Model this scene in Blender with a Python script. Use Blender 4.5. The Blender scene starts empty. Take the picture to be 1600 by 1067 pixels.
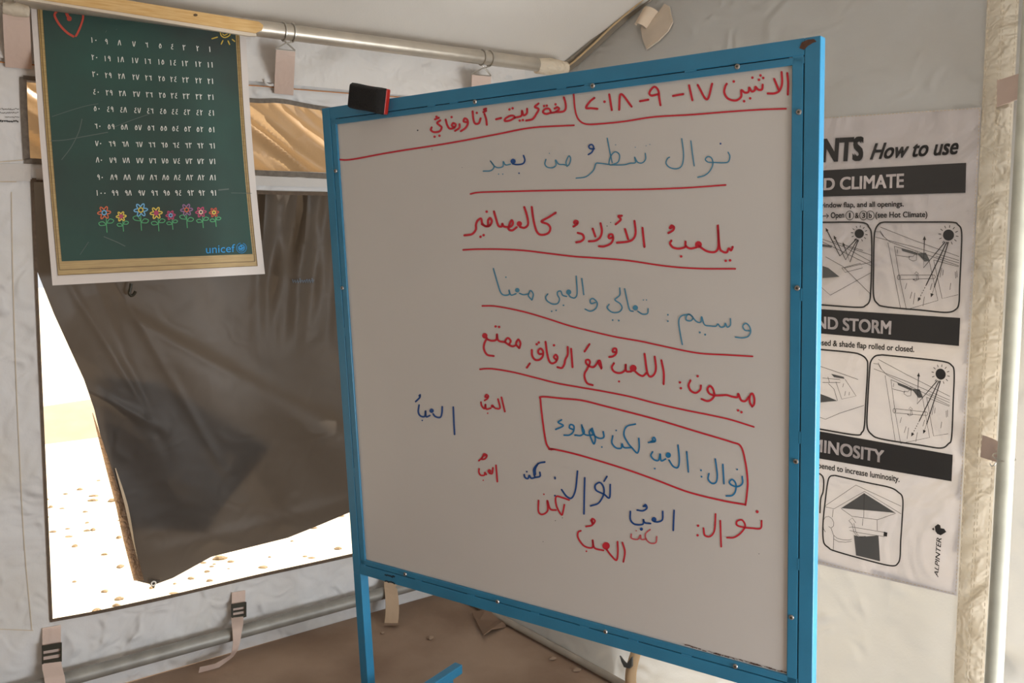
import bpy, bmesh, math, random
from mathutils import Vector as V, Matrix

sc = bpy.context.scene
random.seed(7)
# ------------------------------------------------------------------ camera
F = 1350.0
PITCH = math.atan(181.5 / F)
CAM = V((0, 0, 1.38))
cd = bpy.data.cameras.new('camera'); cam = bpy.data.objects.new('camera', cd)
sc.collection.objects.link(cam); sc.camera = cam
cd.sensor_width = 36.0; cd.lens = F / 1600 * 36.0; cd.clip_start = 0.02
cam.location = CAM; cam.rotation_euler = (math.pi / 2 - PITCH, 0, 0)
# ------------------------------------------------------------------ colour management
sc.view_settings.view_transform = 'Standard'; sc.view_settings.look = 'None'
sc.view_settings.gamma = 1.0; sc.view_settings.use_curve_mapping = False
sc.view_settings.exposure = -0.45
# ------------------------------------------------------------------ sky, sun, door daylight
SKY, SUN, DOOR, LOW_FILL = 1.3, 15.0, 98.0, 66.0
w = bpy.data.worlds.new('world'); sc.world = w; w.use_nodes = True
bg = w.node_tree.nodes['Background']
bg.inputs[0].default_value = (0.93, 0.96, 1.0, 1); bg.inputs[1].default_value = SKY
sl = bpy.data.lights.new('sun', 'SUN'); so = bpy.data.objects.new('sun', sl); sc.collection.objects.link(so)
sl.energy = SUN; sl.angle = 0.009; sl.color = (1.0, 0.93, 0.82)
so.rotation_euler = V((-0.42, -0.300, -0.855)).to_track_quat('-Z', 'Y').to_euler()
so.location = (4, 5, 8)
sc.cycles.max_bounces = 10; sc.cycles.diffuse_bounces = 6; sc.cycles.transparent_max_bounces = 12
sc.cycles.sample_clamp_indirect = 6.0
sc.cycles.use_denoising = True

# ------------------------------------------------------------------ geometry of the place
_c, _s = math.cos(PITCH), math.sin(PITCH)
UP = V((0, _s, _c)); FW = V((0, _c, -_s)); RT = V((1, 0, 0))
def ray(x, y): return RT * ((x - 800) / F) + UP * ((533.5 - y) / F) + FW
def on_plane(x, y, p0, n):
    d = ray(x, y); return CAM + d * ((p0 - CAM).dot(n) / d.dot(n))
def on_floor(x, y, z=0.0): return on_plane(x, y, V((0, 0, z)), V((0, 0, 1)))
# left wall: a vertical plane along D1; N1 points into the tent
_az = math.atan2(2697 - 800, F)
D1 = V((math.sin(_az), math.cos(_az), 0)); N1 = V((math.cos(_az), -math.sin(_az), 0))
P0 = on_floor(460, 991)
def lw(x, y, e=0.0): return on_plane(x, y, P0 + N1 * e, N1)
def LW(s, z, e=0.0):
    p = P0 + D1 * s + N1 * e; return V((p.x, p.y, z))
def s_of(x, y): return (lw(x, y) - P0).dot(D1)
# back wall: a ruled sheet between its floor line and its eave line
B0 = on_floor(735, 943); BD = (on_floor(960, 1067) - B0).normalized()
T0 = lw(885, 105); ZT = T0.z
_a2 = math.atan2(-700 - 800, F); TD = -V((math.sin(_a2), math.cos(_a2), 0))
def BW(u, z):
    t = z / ZT
    p = (B0 + BD * u) * (1 - t) + (T0 + TD * u) * t
    return V((p.x, p.y, z))
def BN(u, z):
    a = BW(u + .01, z) - BW(u, z); b = BW(u, z + .01) - BW(u, z)
    n = b.cross(a).normalized()
    return n if n.dot(CAM - BW(u, z)) > 0 else -n
def bw_uz(x, y):
    d = ray(x, y)
    def g(t):
        z = CAM.z + d.z * t; q = z / ZT
        A = B0 * (1 - q) + T0 * q; D = BD * (1 - q) + TD * q
        P = CAM + d * t
        return (P.x - A.x) * D.y - (P.y - A.y) * D.x
    lo, hi = 0.3, 6.0; glo = g(lo)
    for _ in range(60):
        m = (lo + hi) / 2
        if (g(m) > 0) == (glo > 0): lo = m
        else: hi = m
    t = (lo + hi) / 2; z = CAM.z + d.z * t; q = z / ZT
    A = B0 * (1 - q) + T0 * q; D = BD * (1 - q) + TD * q; P = CAM + d * t
    D2 = V((D.x, D.y)); u = V((P.x - A.x, P.y - A.y)).dot(D2) / D2.dot(D2)
    return u, z
def bw(x, y, e=0.0):
    u, z = bw_uz(x, y); return BW(u, z) + BN(u, z) * e
# daylight entering by the doorway in the end wall, right of the pole and just outside the frame
WID = 3.6                                            # width of the tent, measured from the left wall
DU0, DU1, DZ = 2.0, 3.05, 1.55                       # doorway along the end wall
al = bpy.data.lights.new('door_daylight', 'AREA'); ao = bpy.data.objects.new('door_daylight', al)
sc.collection.objects.link(ao)
al.shape = 'RECTANGLE'; al.size = 0.95; al.size_y = 1.4; al.energy = DOOR; al.color = (0.86, 0.94, 1.0)
ao.location = BW((DU0 + DU1) / 2, .8) - BN(2.5, .8) * .06
ao.rotation_euler = BN(2.5, .8).to_track_quat('-Z', 'Y').to_euler()
# added fill lamp in an invented low opening of the right wall
GS0, GS1, GZ = 0.0, 1.3, 0.8
a2 = bpy.data.lights.new('gap_fill', 'AREA'); o2 = bpy.data.objects.new('gap_fill', a2); sc.collection.objects.link(o2)
a2.shape = 'RECTANGLE'; a2.size = 1.25; a2.size_y = 0.7; a2.energy = LOW_FILL; a2.color = (0.90, 0.95, 1.0)
o2.location = LW((GS0 + GS1) / 2, .42, WID + .04); o2.rotation_euler = (-N1).to_track_quat('-Z', 'Y').to_euler()
# whiteboard pose
K = 1.2 / 1.49550367
BC = V((0.06473863 * K, 2.5 * K, CAM.z - 0.40536689 * K))
BU = V((0.81824514, -0.57437813, 0.02376264)).normalized()
BV = V((-0.03832137, -0.01325464, 0.99917756)); BV = (BV - BU * BV.dot(BU)).normalized()
BF = BU.cross(BV)                      # towards the camera side
if BF.y > 0: BF = -BF
BWD, BHT = 1.2, 1.50718171 * K
def bp(a, b, c=0.0): return BC + BU * a + BV * b + BF * c
def bm_px(x, y, c=0.0): return on_plane(x, y, BC + BF * c, BF)
def ab(x, y, c=0.0):
    p = bm_px(x, y, c) - BC; return p.dot(BU), p.dot(BV)

# ------------------------------------------------------------------ materials
MATS = {}
def _nodes(name):
    m = bpy.data.materials.new(name); m.use_nodes = True
    nt = m.node_tree; return m, nt, nt.nodes['Principled BSDF'], nt.nodes['Material Output']
def mat(name, col, rough=0.6, metal=0.0, noise=0.0, nscale=20.0, bump=0.0, bscale=60.0, spec=0.5, col2=None, stretch=None):
    if name in MATS: return MATS[name]
    m, nt, b, out = _nodes(name)
    b.inputs['Base Color'].default_value = (*col, 1); b.inputs['Roughness'].default_value = rough
    b.inputs['Metallic'].default_value = metal; b.inputs['Specular IOR Level'].default_value = spec
    tc = nt.nodes.new('ShaderNodeTexCoord'); mp = nt.nodes.new('ShaderNodeMapping')
    nt.links.new(tc.outputs['Object'], mp.inputs[0])
    if stretch: mp.inputs['Scale'].default_value = stretch
    if noise > 0 or col2:
        n = nt.nodes.new('ShaderNodeTexNoise'); n.inputs['Scale'].default_value = nscale; n.inputs['Detail'].default_value = 6
        nt.links.new(mp.outputs[0], n.inputs['Vector'])
        r = nt.nodes.new('ShaderNodeValToRGB'); r.color_ramp.elements[0].position = .35; r.color_ramp.elements[1].position = .68
        c2 = col2 if col2 else tuple(c * (1 - noise) for c in col)
        r.color_ramp.elements[0].color = (*col, 1); r.color_ramp.elements[1].color = (*c2, 1)
        nt.links.new(n.outputs[0], r.inputs[0]); nt.links.new(r.outputs[0], b.inputs['Base Color'])
    if bump > 0:
        n2 = nt.nodes.new('ShaderNodeTexNoise'); n2.inputs['Scale'].default_value = bscale; n2.inputs['Detail'].default_value = 5
        nt.links.new(mp.outputs[0], n2.inputs['Vector'])
        bu = nt.nodes.new('ShaderNodeBump'); bu.inputs['Strength'].default_value = bump; bu.inputs['Distance'].default_value = .01
        nt.links.new(n2.outputs[0], bu.inputs['Height']); nt.links.new(bu.outputs[0], b.inputs['Normal'])
    MATS[name] = m; return m
def fabric(name, col, transl=0.25, tcol=None, wrinkle=0.5, wscale=2.2, crease=0.4, rough=0.7, weave=True, stain=None, stretch=(1, 1, 1), spec=0.25, creased=0.0):
    if name in MATS: return MATS[name]
    m, nt, b, out = _nodes(name); N = nt.nodes.new; L = nt.links.new
    b.inputs['Base Color'].default_value = (*col, 1); b.inputs['Roughness'].default_value = rough
    b.inputs['Specular IOR Level'].default_value = spec
    tc = N('ShaderNodeTexCoord'); mp = N('ShaderNodeMapping'); L(tc.outputs['Object'], mp.inputs[0])
    mp.inputs['Scale'].default_value = stretch
    n1 = N('ShaderNodeTexNoise'); n1.inputs['Scale'].default_value = wscale; n1.inputs['Detail'].default_value = 3; n1.inputs['Distortion'].default_value = .6
    n2 = N('ShaderNodeTexNoise'); n2.noise_type = 'RIDGED_MULTIFRACTAL'; n2.inputs['Scale'].default_value = wscale * 3.2; n2.inputs['Detail'].default_value = 4; n2.inputs['Distortion'].default_value = 1.2
    for n in (n1, n2): L(mp.outputs[0], n.inputs['Vector'])
    b1 = N('ShaderNodeBump'); b1.inputs['Strength'].default_value = wrinkle; b1.inputs['Distance'].default_value = .06
    b2 = N('ShaderNodeBump'); b2.inputs['Strength'].default_value = crease; b2.inputs['Distance'].default_value = .014
    L(n1.outputs[0], b1.inputs['Height']); L(n2.outputs[0], b2.inputs['Height']); L(b1.outputs[0], b2.inputs['Normal'])
    last = b2
    if weave:
        n3 = N('ShaderNodeTexNoise'); n3.inputs['Scale'].default_value = 160; n3.inputs['Detail'].default_value = 2
        L(mp.outputs[0], n3.inputs['Vector'])
        b3 = N('ShaderNodeBump'); b3.inputs['Strength'].default_value = .15; b3.inputs['Distance'].default_value = .002
        L(n3.outputs[0], b3.inputs['Height']); L(b2.outputs[0], b3.inputs['Normal']); last = b3
    L(last.outputs[0], b.inputs['Normal'])
    colout = None
    if stain:
        n4 = N('ShaderNodeTexNoise'); n4.inputs['Scale'].default_value = 3.1; n4.inputs['Detail'].default_value = 7; L(tc.outputs['Object'], n4.inputs['Vector'])
        r = N('ShaderNodeValToRGB'); r.color_ramp.elements[0].position = .45; r.color_ramp.elements[1].position = .8
        r.color_ramp.elements[0].color = (*col, 1); r.color_ramp.elements[1].color = (*stain, 1)
        L(n4.outputs[0], r.inputs[0]); L(r.outputs[0], b.inputs['Base Color'])
    if transl > 0:
        t = N('ShaderNodeBsdfTranslucent'); t.inputs[0].default_value = (*(tcol or col), 1); L(last.outputs[0], t.inputs['Normal'])
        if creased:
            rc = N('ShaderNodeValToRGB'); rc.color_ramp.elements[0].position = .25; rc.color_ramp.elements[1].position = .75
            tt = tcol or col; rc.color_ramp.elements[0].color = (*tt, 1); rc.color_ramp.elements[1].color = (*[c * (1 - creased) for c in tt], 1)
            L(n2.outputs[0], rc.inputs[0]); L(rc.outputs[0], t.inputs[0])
        mx = N('ShaderNodeMixShader'); mx.inputs[0].default_value = transl
        L(b.outputs[0], mx.inputs[1]); L(t.outputs[0], mx.inputs[2]); L(mx.outputs[0], out.inputs['Surface'])
    MATS[name] = m; return m

M_wall = fabric('tent canvas', (.655, .65, .65), .02, (.62, .58, .52), 1.0, 3.6, .9, stain=(.61, .58, .53))
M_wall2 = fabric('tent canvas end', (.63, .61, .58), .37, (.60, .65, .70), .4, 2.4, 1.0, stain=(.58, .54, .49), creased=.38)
M_roof = fabric('tent roof canvas', (.61, .575, .53), .018, (.62, .57, .50), .3, 1.6, .12)
M_dim = fabric('shaded brown canvas', (.30, .25, .20), 0, None, .5, 3, .5)  # unseen walls coloured dark to cut the bounce onto the whiteboard
M_web = fabric('cream webbing', (.85, .77, .64), .42, (.85, .75, .60), .7, 9, .5)
M_strap = fabric('beige strap', (.62, .48, .41), .05, None, .15, 6, .15)
M_bind = mat('brown binding', (.13, .09, .06), .8, noise=.3, nscale=80)
M_bind2 = mat('taupe binding', (.19, .16, .13), .8, noise=.3, nscale=80)
M_thread = mat('ochre thread', (.60, .50, .36), .8)
M_floor = mat('dusty brown tarp', (.39, .275, .197), .85, col2=(.26, .168, .113), nscale=3.2, bump=.35, bscale=14)
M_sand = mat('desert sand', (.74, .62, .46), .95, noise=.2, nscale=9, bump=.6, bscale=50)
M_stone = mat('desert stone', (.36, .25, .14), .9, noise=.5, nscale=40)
M_berm = mat('sand bank', (.42, .33, .22), .95, noise=.15, nscale=5)  # shaded side of the bank put into a darker sand colour
M_steel = mat('galvanised steel', (.55, .49, .41), .36, .6, noise=.22, nscale=9, bump=.08, bscale=30)
M_cream = mat('cream painted steel', (.55, .54, .45), .38, 0, noise=.18, nscale=18)
M_wire = mat('steel wire', (.50, .47, .42), .3, .9)
M_black = mat('black plastic', (.025, .022, .010), .45)
M_blue = mat('blue enamel', (.030, .215, .385), .34, 0, noise=.12, nscale=9, bump=.05, bscale=80)
M_groove = mat('groove shadow gap', (.012, .03, .045), .8)
M_white = mat('white board enamel', (.61, .59, .57), .30, 0, noise=.03, nscale=3)
M_rust = mat('rust patch', (.13, .06, .035), .9, noise=.4, nscale=60)
M_screw = mat('screw steel', (.36, .33, .30), .4, .7)
I_red = mat('red ink', (.56, .020, .040), .5)
I_red2 = mat('faded red ink', (.58, .10, .12), .5)
I_teal = mat('thin blue ink', (.07, .26, .41), .5)
I_blue = mat('blue ink', (.015, .19, .42), .5)
I_navy = mat('dark blue ink', (.010, .07, .27), .5)
I_dark = mat('dark ink dot', (.03, .03, .05), .5)

# ------------------------------------------------------------------ mesh helpers
ORG = {}
def thing(name, label, cat, loc=(0, 0, 0), group=None):
    o = bpy.data.objects.new(name, None); sc.collection.objects.link(o)
    o.location = loc; o['label'] = label; o['category'] = cat; o.empty_display_size = .05
    if group: o['group'] = group
    ORG[o.name] = V(loc); return o
class MB:
    def __init__(self): self.v = []; self.f = []
    def add(self, vs, fs):
        k = len(self.v); self.v += [V(p) for p in vs]; self.f += [tuple(i + k for i in f) for f in fs]; return self
    def box(self, c, ax, half):
        ax = [V(a).normalized() * h for a, h in zip(ax, half)]; c = V(c)
        vs = [c + ax[0] * i + ax[1] * j + ax[2] * k for i in (-1, 1) for j in (-1, 1) for k in (-1, 1)]
        return self.add(vs, [(0, 1, 3, 2), (4, 6, 7, 5), (0, 4, 5, 1), (2, 3, 7, 6), (0, 2, 6, 4), (1, 5, 7, 3)])
    def tube(self, pts, r, n=10, closed=False, cap=True):
        pts = [V(p) for p in pts]; m = len(pts); rs = r if isinstance(r, (list, tuple)) else [r] * m
        t0 = (pts[1] - pts[0]).normalized()
        x = t0.cross(V((0, 0, 1)));
        if x.length < .1: x = t0.cross(V((1, 0, 0)))
        x.normalize(); base = len(self.v)
        for i, p in enumerate(pts):
            if closed: t = (pts[(i + 1) % m] - pts[i - 1]).normalized()
            else: t = (pts[min(i + 1, m - 1)] - pts[max(i - 1, 0)]).normalized()
            x = (x - t * x.dot(t)).normalized(); y = t.cross(x)
            for k in range(n):
                a = 2 * math.pi * k / n; self.v.append(p + (x * math.cos(a) + y * math.sin(a)) * rs[i])
        for i in range(m if closed else m - 1):
            for k in range(n):
                a, b = base + i * n + k, base + i * n + (k + 1) % n
                j = (i + 1) % m; c, d = base + j * n + (k + 1) % n, base + j * n + k
                self.f.append((a, b, c, d))
        if cap and not closed:
            self.f.append(tuple(base + k for k in range(n))[::-1]); self.f.append(tuple(base + (m - 1) * n + k for k in range(n)))
        return self
    def grid(self, fn, nu, nv):
        base = len(self.v)
        for j in range(nv + 1):
            for i in range(nu + 1): self.v.append(V(fn(i / nu, j / nv)))
        for j in range(nv):
            for i in range(nu):
                a = base + j * (nu + 1) + i; self.f.append((a, a + 1, a + nu + 2, a + nu + 1))
        return self
    def slab(self, fn, nu, nv, nrm, th):
        """a sheet with real thickness th along nrm (both sides and rim)"""
        nrm = V(nrm) * th; b0 = len(self.v); self.grid(fn, nu, nv); n = (nu + 1) * (nv + 1)
        b1 = len(self.v); self.v += [p + nrm for p in self.v[b0:b0 + n]]
        cnt = nu * nv; fs = self.f[-cnt:]; self.f += [tuple(i - b0 + b1 for i in f)[::-1] for f in fs]
        rim = [i for i in range(nu + 1)] + [(j) * (nu + 1) + nu for j in range(1, nv + 1)] + [nv * (nu + 1) + i for i in range(nu - 1, -1, -1)] + [j * (nu + 1) for j in range(nv - 1, 0, -1)]
        for a, b in zip(rim, rim[1:] + rim[:1]): self.f.append((b0 + b, b0 + a, b1 + a, b1 + b))
        return self
    def quad(self, a, b, c, d): return self.add([a, b, c, d], [(0, 1, 2, 3)])
    def prism(self, poly, nrm, th):
        poly = [V(p) for p in poly]; n = len(poly); d = V(nrm) * th
        self.add(poly + [p + d for p in poly], [tuple(range(n))[::-1], tuple(range(n, 2 * n))] + [(i, (i + 1) % n, n + (i + 1) % n, n + i) for i in range(n)])
        return self
    def build(self, name, m, parent=None, smooth=False, bevel=0.0):
        org = V((0, 0, 0)); q = parent
        while q is not None:
            if q.name in ORG: org = ORG[q.name]
            q = q.parent
        me = bpy.data.meshes.new(name); me.from_pydata([tuple(p - org) for p in self.v], [], self.f); me.update()
        b = bmesh.new(); b.from_mesh(me); bmesh.ops.recalc_face_normals(b, faces=b.faces); b.to_mesh(me); b.free()
        if m: me.materials.append(m)
        o = bpy.data.objects.new(name, me); sc.collection.objects.link(o)
        if parent is not None: o.parent = parent
        if smooth:
            for p in me.polygons: p.use_smooth = True
            try: me.set_sharp_from_angle(angle=math.radians(40))
            except Exception: pass
        if bevel > 0:
            md = o.modifiers.new('bevel', 'BEVEL'); md.width = bevel; md.segments = 2; md.limit_method = 'ANGLE'
        return o
def single(o, label, cat, group=None):
    o['label'] = label; o['category'] = cat
    if group: o['group'] = group
    return o
def struct(o): o['kind'] = 'structure'; return o

def spline(pts, step=2.0):
    if len(pts) < 3: return [V((p[0], p[1])) for p in pts]
    P = [V((p[0], p[1])) for p in pts]; out = []
    for i in range(len(P) - 1):
        p0 = P[i - 1] if i else P[0] * 2 - P[1]; p1, p2 = P[i], P[i + 1]
        p3 = P[i + 2] if i + 2 < len(P) else P[-1] * 2 - P[-2]
        n = max(1, min(12, int((p2 - p1).length / step)))
        for k in range(n):
            t = k / n
            out.append(.5 * ((2 * p1) + (p2 - p0) * t + (2 * p0 - 5 * p1 + 4 * p2 - p3) * t * t + (3 * p1 - p0 - 3 * p2 + p3) * t ** 3))
    out.append(P[-1]); return out
def ink(mb, mp, pts, wpx, smooth=True, caps=True):
    """a pen stroke: spline in the surface, mp(x, y) gives the point on the surface"""
    q = spline(pts) if smooth else [V((p[0], p[1])) for p in pts]
    h = wpx / 2; n = len(q); L, R = [], []
    for i in range(n):
        t = q[min(i + 1, n - 1)] - q[max(i - 1, 0)]
        if t.length < 1e-6: t = V((1, 0))
        t.normalize(); s = V((-t.y, t.x)) * h
        L.append(q[i] + s); R.append(q[i] - s)
    vs = [mp(p.x, p.y) for p in L] + [mp(p.x, p.y) for p in R]
    mb.add(vs, [(i, i + 1, n + i + 1, n + i) for i in range(n - 1)])
    if caps:
        for c in (q[0], q[-1]): dot(mb, mp, c.x, c.y, h, 8)
def dot(mb, mp, x, y, r, n=10, rx=1.0):
    mb.add([mp(x + r * rx * math.cos(2 * math.pi * k / n), y + r * math.sin(2 * math.pi * k / n)) for k in range(n)], [tuple(range(n))])
def fill(mb, mp, poly): mb.add([mp(*p) for p in poly], [tuple(range(len(poly)))])
_tc = {}
def glyphs(txt, bold=0.0, shear=0.0):
    key = (txt, bold, shear)
    if key in _tc: return _tc[key]
    c = bpy.data.curves.new('t', 'FONT'); c.body = txt; c.shear = shear; c.resolution_u = 4
    o = bpy.data.objects.new('t', c); sc.collection.objects.link(o)
    dg = bpy.context.evaluated_depsgraph_get(); me = bpy.data.meshes.new_from_object(o.evaluated_get(dg))
    vs = [(v.co.x, v.co.y) for v in me.vertices]; fs = [tuple(p.vertices) for p in me.polygons]
    bpy.data.objects.remove(o); bpy.data.curves.remove(c); bpy.data.meshes.remove(me)
    if bold:                                       # heavier weight: the letters printed again, slightly shifted
        v0, f0, n = vs, fs, len(vs); vs, fs = [], []
        for k, (dx, dy) in enumerate(((0, 0), (-1, -.7), (1, -.7), (-1, .7), (1, .7))):
            vs += [(x + dx * bold, y + dy * bold) for x, y in v0]; fs += [tuple(i + k * n for i in f) for f in f0]
    _tc[key] = (vs, fs); return vs, fs
def lettering(mb, mp, visible, quad, hidden='', bold=.02, shear=0.0):
    """text fitted to the quad TL, TR, BR, BL; letters before it run on to the left"""
    vv, _ = glyphs(visible, bold, shear); vs, fs = glyphs(hidden + visible, bold, shear)
    y0 = min(p[1] for p in vv); y1 = max(p[1] for p in vv)
    wv = max(p[0] for p in vv) - min(p[0] for p in vv); x1 = max(p[0] for p in vs); x0 = x1 - wv
    TL, TR, BR, BL = [V(q) for q in quad]; out = []
    for x, y in vs:
        a = (x - x0) / wv; b = (y - y0) / (y1 - y0)
        p = (BL * (1 - a) + BR * a) * (1 - b) + (TL * (1 - a) + TR * a) * b
        out.append(mp(p.x, p.y))
    mb.add(out, fs)
def rel(ox, oy, k, mp): return lambda x, y: mp(ox + x / k, oy + y / k)

# ------------------------------------------------------------------ ground outside
def gnd(a, b):
    x, y = -12 + 24 * a, -8 + 28 * b
    return (x, y, -.06)
struct(MB().grid(gnd, 4, 4).build('ground', M_sand))
mb = MB()
for k in range(420):
    t = random.random() ** 1.3
    p = P0 + D1 * random.uniform(-1.6, 1.2) - N1 * (.10 + 2.6 * t); r = random.uniform(.004, .013) * (1 + .6 * t)
    if random.random() < .1: r *= 1.7
    a0 = random.random() * 6; hgt = random.uniform(.35, .8); b0 = len(mb.v); st = random.uniform(1, 1.9)
    for lv, (rr, zz) in enumerate(((1.0, -.2), (.95, .4), (.45, 1.0))):
        for j in range(7):
            a = a0 + j * 2 * math.pi / 7; q = r * rr * random.uniform(.75, 1.2)
            mb.v.append(V((p.x + q * st * math.cos(a), p.y + q * math.sin(a), -.06 + r * zz * hgt)))
    for lv in range(2):
        for j in range(7): mb.f.append((b0 + lv * 7 + j, b0 + lv * 7 + (j + 1) % 7, b0 + lv * 7 + 7 + (j + 1) % 7, b0 + lv * 7 + 7 + j))
    mb.f.append(tuple(b0 + 14 + j for j in range(7)))
g = mb.build('gravel', M_stone); g['kind'] = 'stuff'; g['label'] = 'small stones scattered on the sand outside the tent window'; g['category'] = 'gravel'
# low sand bank seen through the gap
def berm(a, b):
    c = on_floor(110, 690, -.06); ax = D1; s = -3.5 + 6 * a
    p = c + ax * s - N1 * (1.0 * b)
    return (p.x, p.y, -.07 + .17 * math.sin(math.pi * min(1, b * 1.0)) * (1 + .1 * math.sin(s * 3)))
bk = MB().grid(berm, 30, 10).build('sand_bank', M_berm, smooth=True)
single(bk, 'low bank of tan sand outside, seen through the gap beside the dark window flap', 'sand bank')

# ------------------------------------------------------------------ tent shell
UW = 3.56
FL = [(-4.0, -2.2), (4.2, -2.2), (4.2, 4.2), (-4.0, 4.2)]
SMIN, SMAX = -4.6, (T0 - P0).dot(D1) + .02
def floor_poly():
    a = LW(SMIN, 0, .002); b = LW(SMAX - .15, 0, .002)
    c = BW(UW, 0); g = LW(SMIN, 0, WID); return [V((a.x, a.y, 0)), V((g.x, g.y, 0)), V((c.x, c.y, 0)), V((B0.x, B0.y, 0)), V((b.x, b.y, 0))]
fp = floor_poly()
struct(MB().prism([p - V((0, 0, .02)) for p in fp], (0, 0, 1), .02).build('floor', M_floor))
# left wall, with the two window openings
ZS1, ZT1 = lw(78, 970).z, lw(50, 281).z
ZT1r = ZT1 + (lw(405, 300).z - ZT1) * (s_of(668, 850) - s_of(51, 280)) / (s_of(405, 300) - s_of(51, 280))            # big window
sA0, sA1 = s_of(78, 970), s_of(51, 280); sB = s_of(668, 850)
ZS2, ZT2 = lw(37, 252).z, lw(395, 158).z            # netting window
sC0, sC1 = s_of(38, 252), s_of(33, 117); sD = sB
Z2r = lw(402, 269).z
ZE = ZT
mb = MB()
def patch(a0, a1, b0, b1, z0, z1):                 # (left s at z0, z1), (right s at z0, z1)
    mb.grid(lambda u, v: LW((a0 * (1 - v) + a1 * v) * (1 - u) + (b0 * (1 - v) + b1 * v) * u, z0 + (z1 - z0) * v), 1, 1)
slope = SMAX - .32                                  # the corner leans: near the floor the end wall is drawn in
def sc_at(z): return (SMAX - .40) + .40 * z / ZE
ZS1r = ZS1 + (lw(552, 867).z - ZS1) * (sB - s_of(78, 970)) / (s_of(552, 867) - s_of(78, 970))
patch(SMIN, SMIN, sA0, sA0, -.04, ZS1); mb.quad(LW(sA0, -.04), LW(sB, -.04), LW(sB, ZS1r), LW(sA0, ZS1)); mb.quad(LW(sB, -.04), LW(sc_at(0), -.04), LW(sc_at(ZS1), ZS1), LW(sB, ZS1r))
patch(SMIN, SMIN, sA0, sA1, ZS1, ZT1); mb.quad(LW(sB, ZS1r), LW(sc_at(ZS1), ZS1), LW(sc_at(ZT1), ZT1), LW(sB, ZT1r))
ZM = (ZT1 + ZS2) / 2
mb.quad(LW(SMIN, ZT1), LW(sA1, ZT1), LW(sA1, ZS2), LW(SMIN, ZS2)); mb.quad(LW(sA1, ZT1), LW(sB, ZT1r), LW(sB, ZS2), LW(sA1, ZS2))
mb.quad(LW(sB, ZT1r), LW(sc_at(ZT1), ZT1), LW(sc_at(ZS2), ZS2), LW(sB, ZS2))
mb.quad(LW(sB, ZT1), LW(sc_at(ZT1), ZT1), LW(sB, ZT1r), LW(sB, ZT1r)) if False else None
patch(SMIN, SMIN, sC0, sC1, ZS2, ZT2); patch(sD, sD, sc_at(ZS2), sc_at(ZT2), ZS2, ZT2)
patch(SMIN, SMIN, sc_at(ZT2), sc_at(ZE), ZT2, ZE)
struct(mb.build('wall_left', M_wall))
# back wall
ZTOP = 3.3
G1 = bw(1020, 0); G0 = T0.copy(); GV = G1 - G0
ridge_t = (WID / 2) / GV.dot(N1)
RIDGE = G0 + GV * ridge_t
gu0, gz0 = 0.0, ZT; gu1, gz1 = bw_uz(1020, 0)
UW = 3.56; UR = 1.80
def gable_z(u): return ZT + (gz1 - gz0) / gu1 * min(u, UR) - (max(0, u - UR) / (UW - UR)) * ((gz1 - gz0) / gu1 * UR - .1)
mb = MB()
mb.grid(lambda a, b: BW(-.25 + (UW + .25) * a, ZT * b), 300, 140)
# made-up opening: wall left out behind the printed sheet to let daylight through
SHQ = [(1113, 200), (1532, 171), (1495, 929), (1113, 843)]
def in_sheet(p):
    q = p - CAM; x = 800 + F * q.dot(RT) / q.dot(FW); y = 533.5 - F * q.dot(UP) / q.dot(FW)
    return all((b[0] - a[0]) * (y - a[1]) - (b[1] - a[1]) * (x - a[0]) > 0 for a, b in zip(SHQ, SHQ[1:] + SHQ[:1]))
def in_door(k):
    i, j = k % 301, k // 301; u = -.25 + (UW + .25) * i / 300
    return DU0 < u < DU1 and ZT * j / 140 < DZ
mb.f = [f for f in mb.f if not all(in_sheet(mb.v[i]) for i in f) and not all(in_door(i) for i in f)]
mb.grid(lambda a, b: BW(-.25 + (UW + .25) * a, ZT + max(.02, gable_z(max(0, -.25 + (UW + .25) * a)) - ZT) * b), 24, 6)
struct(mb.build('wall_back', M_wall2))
# outer skirt added out of view to block daylight from the upper end wall
def light_screen(a, b):
    u = -.3 + (UW + .3) * a; z0 = 1.10 if u < 1.9 else DZ; z = z0 + (gable_z(max(u, 0)) + .05 - z0) * b
    return BW(u, z) - BN(u, z) * (.16 * (1 - b) + .012)
struct(MB().grid(light_screen, 60, 6).build('light_screen_1', mat('outer skirt', (.60, .56, .50), .8)))
def low_light_screen(a, b):  # unseen sheet added outside to keep daylight off the low corner
    u = -.4 + 1.24 * a; z = -.05 + 1.2 * b
    return BW(u, z) - BN(u, max(z, .05)) * (.03 + .08 * b + .14 * a * a)
struct(MB().grid(low_light_screen, 10, 4).build('light_screen_2', mat('outer skirt', (.60, .56, .50), .8)))
# ceiling slopes
CORN = LW(SMAX, ZE)
def ceil1(a, b):
    s = SMIN + (SMAX - SMIN) * a
    return LW(s, ZE + .005) + GV * (ridge_t * b)
struct(MB().grid(ceil1, 6, 6).build('ceiling', M_roof))
def ceil2(a, b):
    p = LW(SMIN + (SMAX + .9 - SMIN) * a, ZE + .005) + GV * ridge_t
    q = p + N1 * (WID - (p - P0).dot(N1)); q.z = ZE
    return p * (1 - b) + q * b
struct(MB().grid(ceil2, 6, 6).build('ceiling_2', M_roof))
# right wall and the wall behind the camera
mb = MB()
def rw(s0, s1, z0, z1): mb.quad(LW(s0, z0, WID), LW(s1, z0, WID), LW(s1, z1, WID), LW(s0, z1, WID))
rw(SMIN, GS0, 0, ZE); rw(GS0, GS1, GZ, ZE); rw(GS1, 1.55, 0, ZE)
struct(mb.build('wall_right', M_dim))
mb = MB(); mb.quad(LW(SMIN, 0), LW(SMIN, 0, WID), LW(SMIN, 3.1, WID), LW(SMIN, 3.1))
struct(mb.build('wall_front', M_dim))

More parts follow.
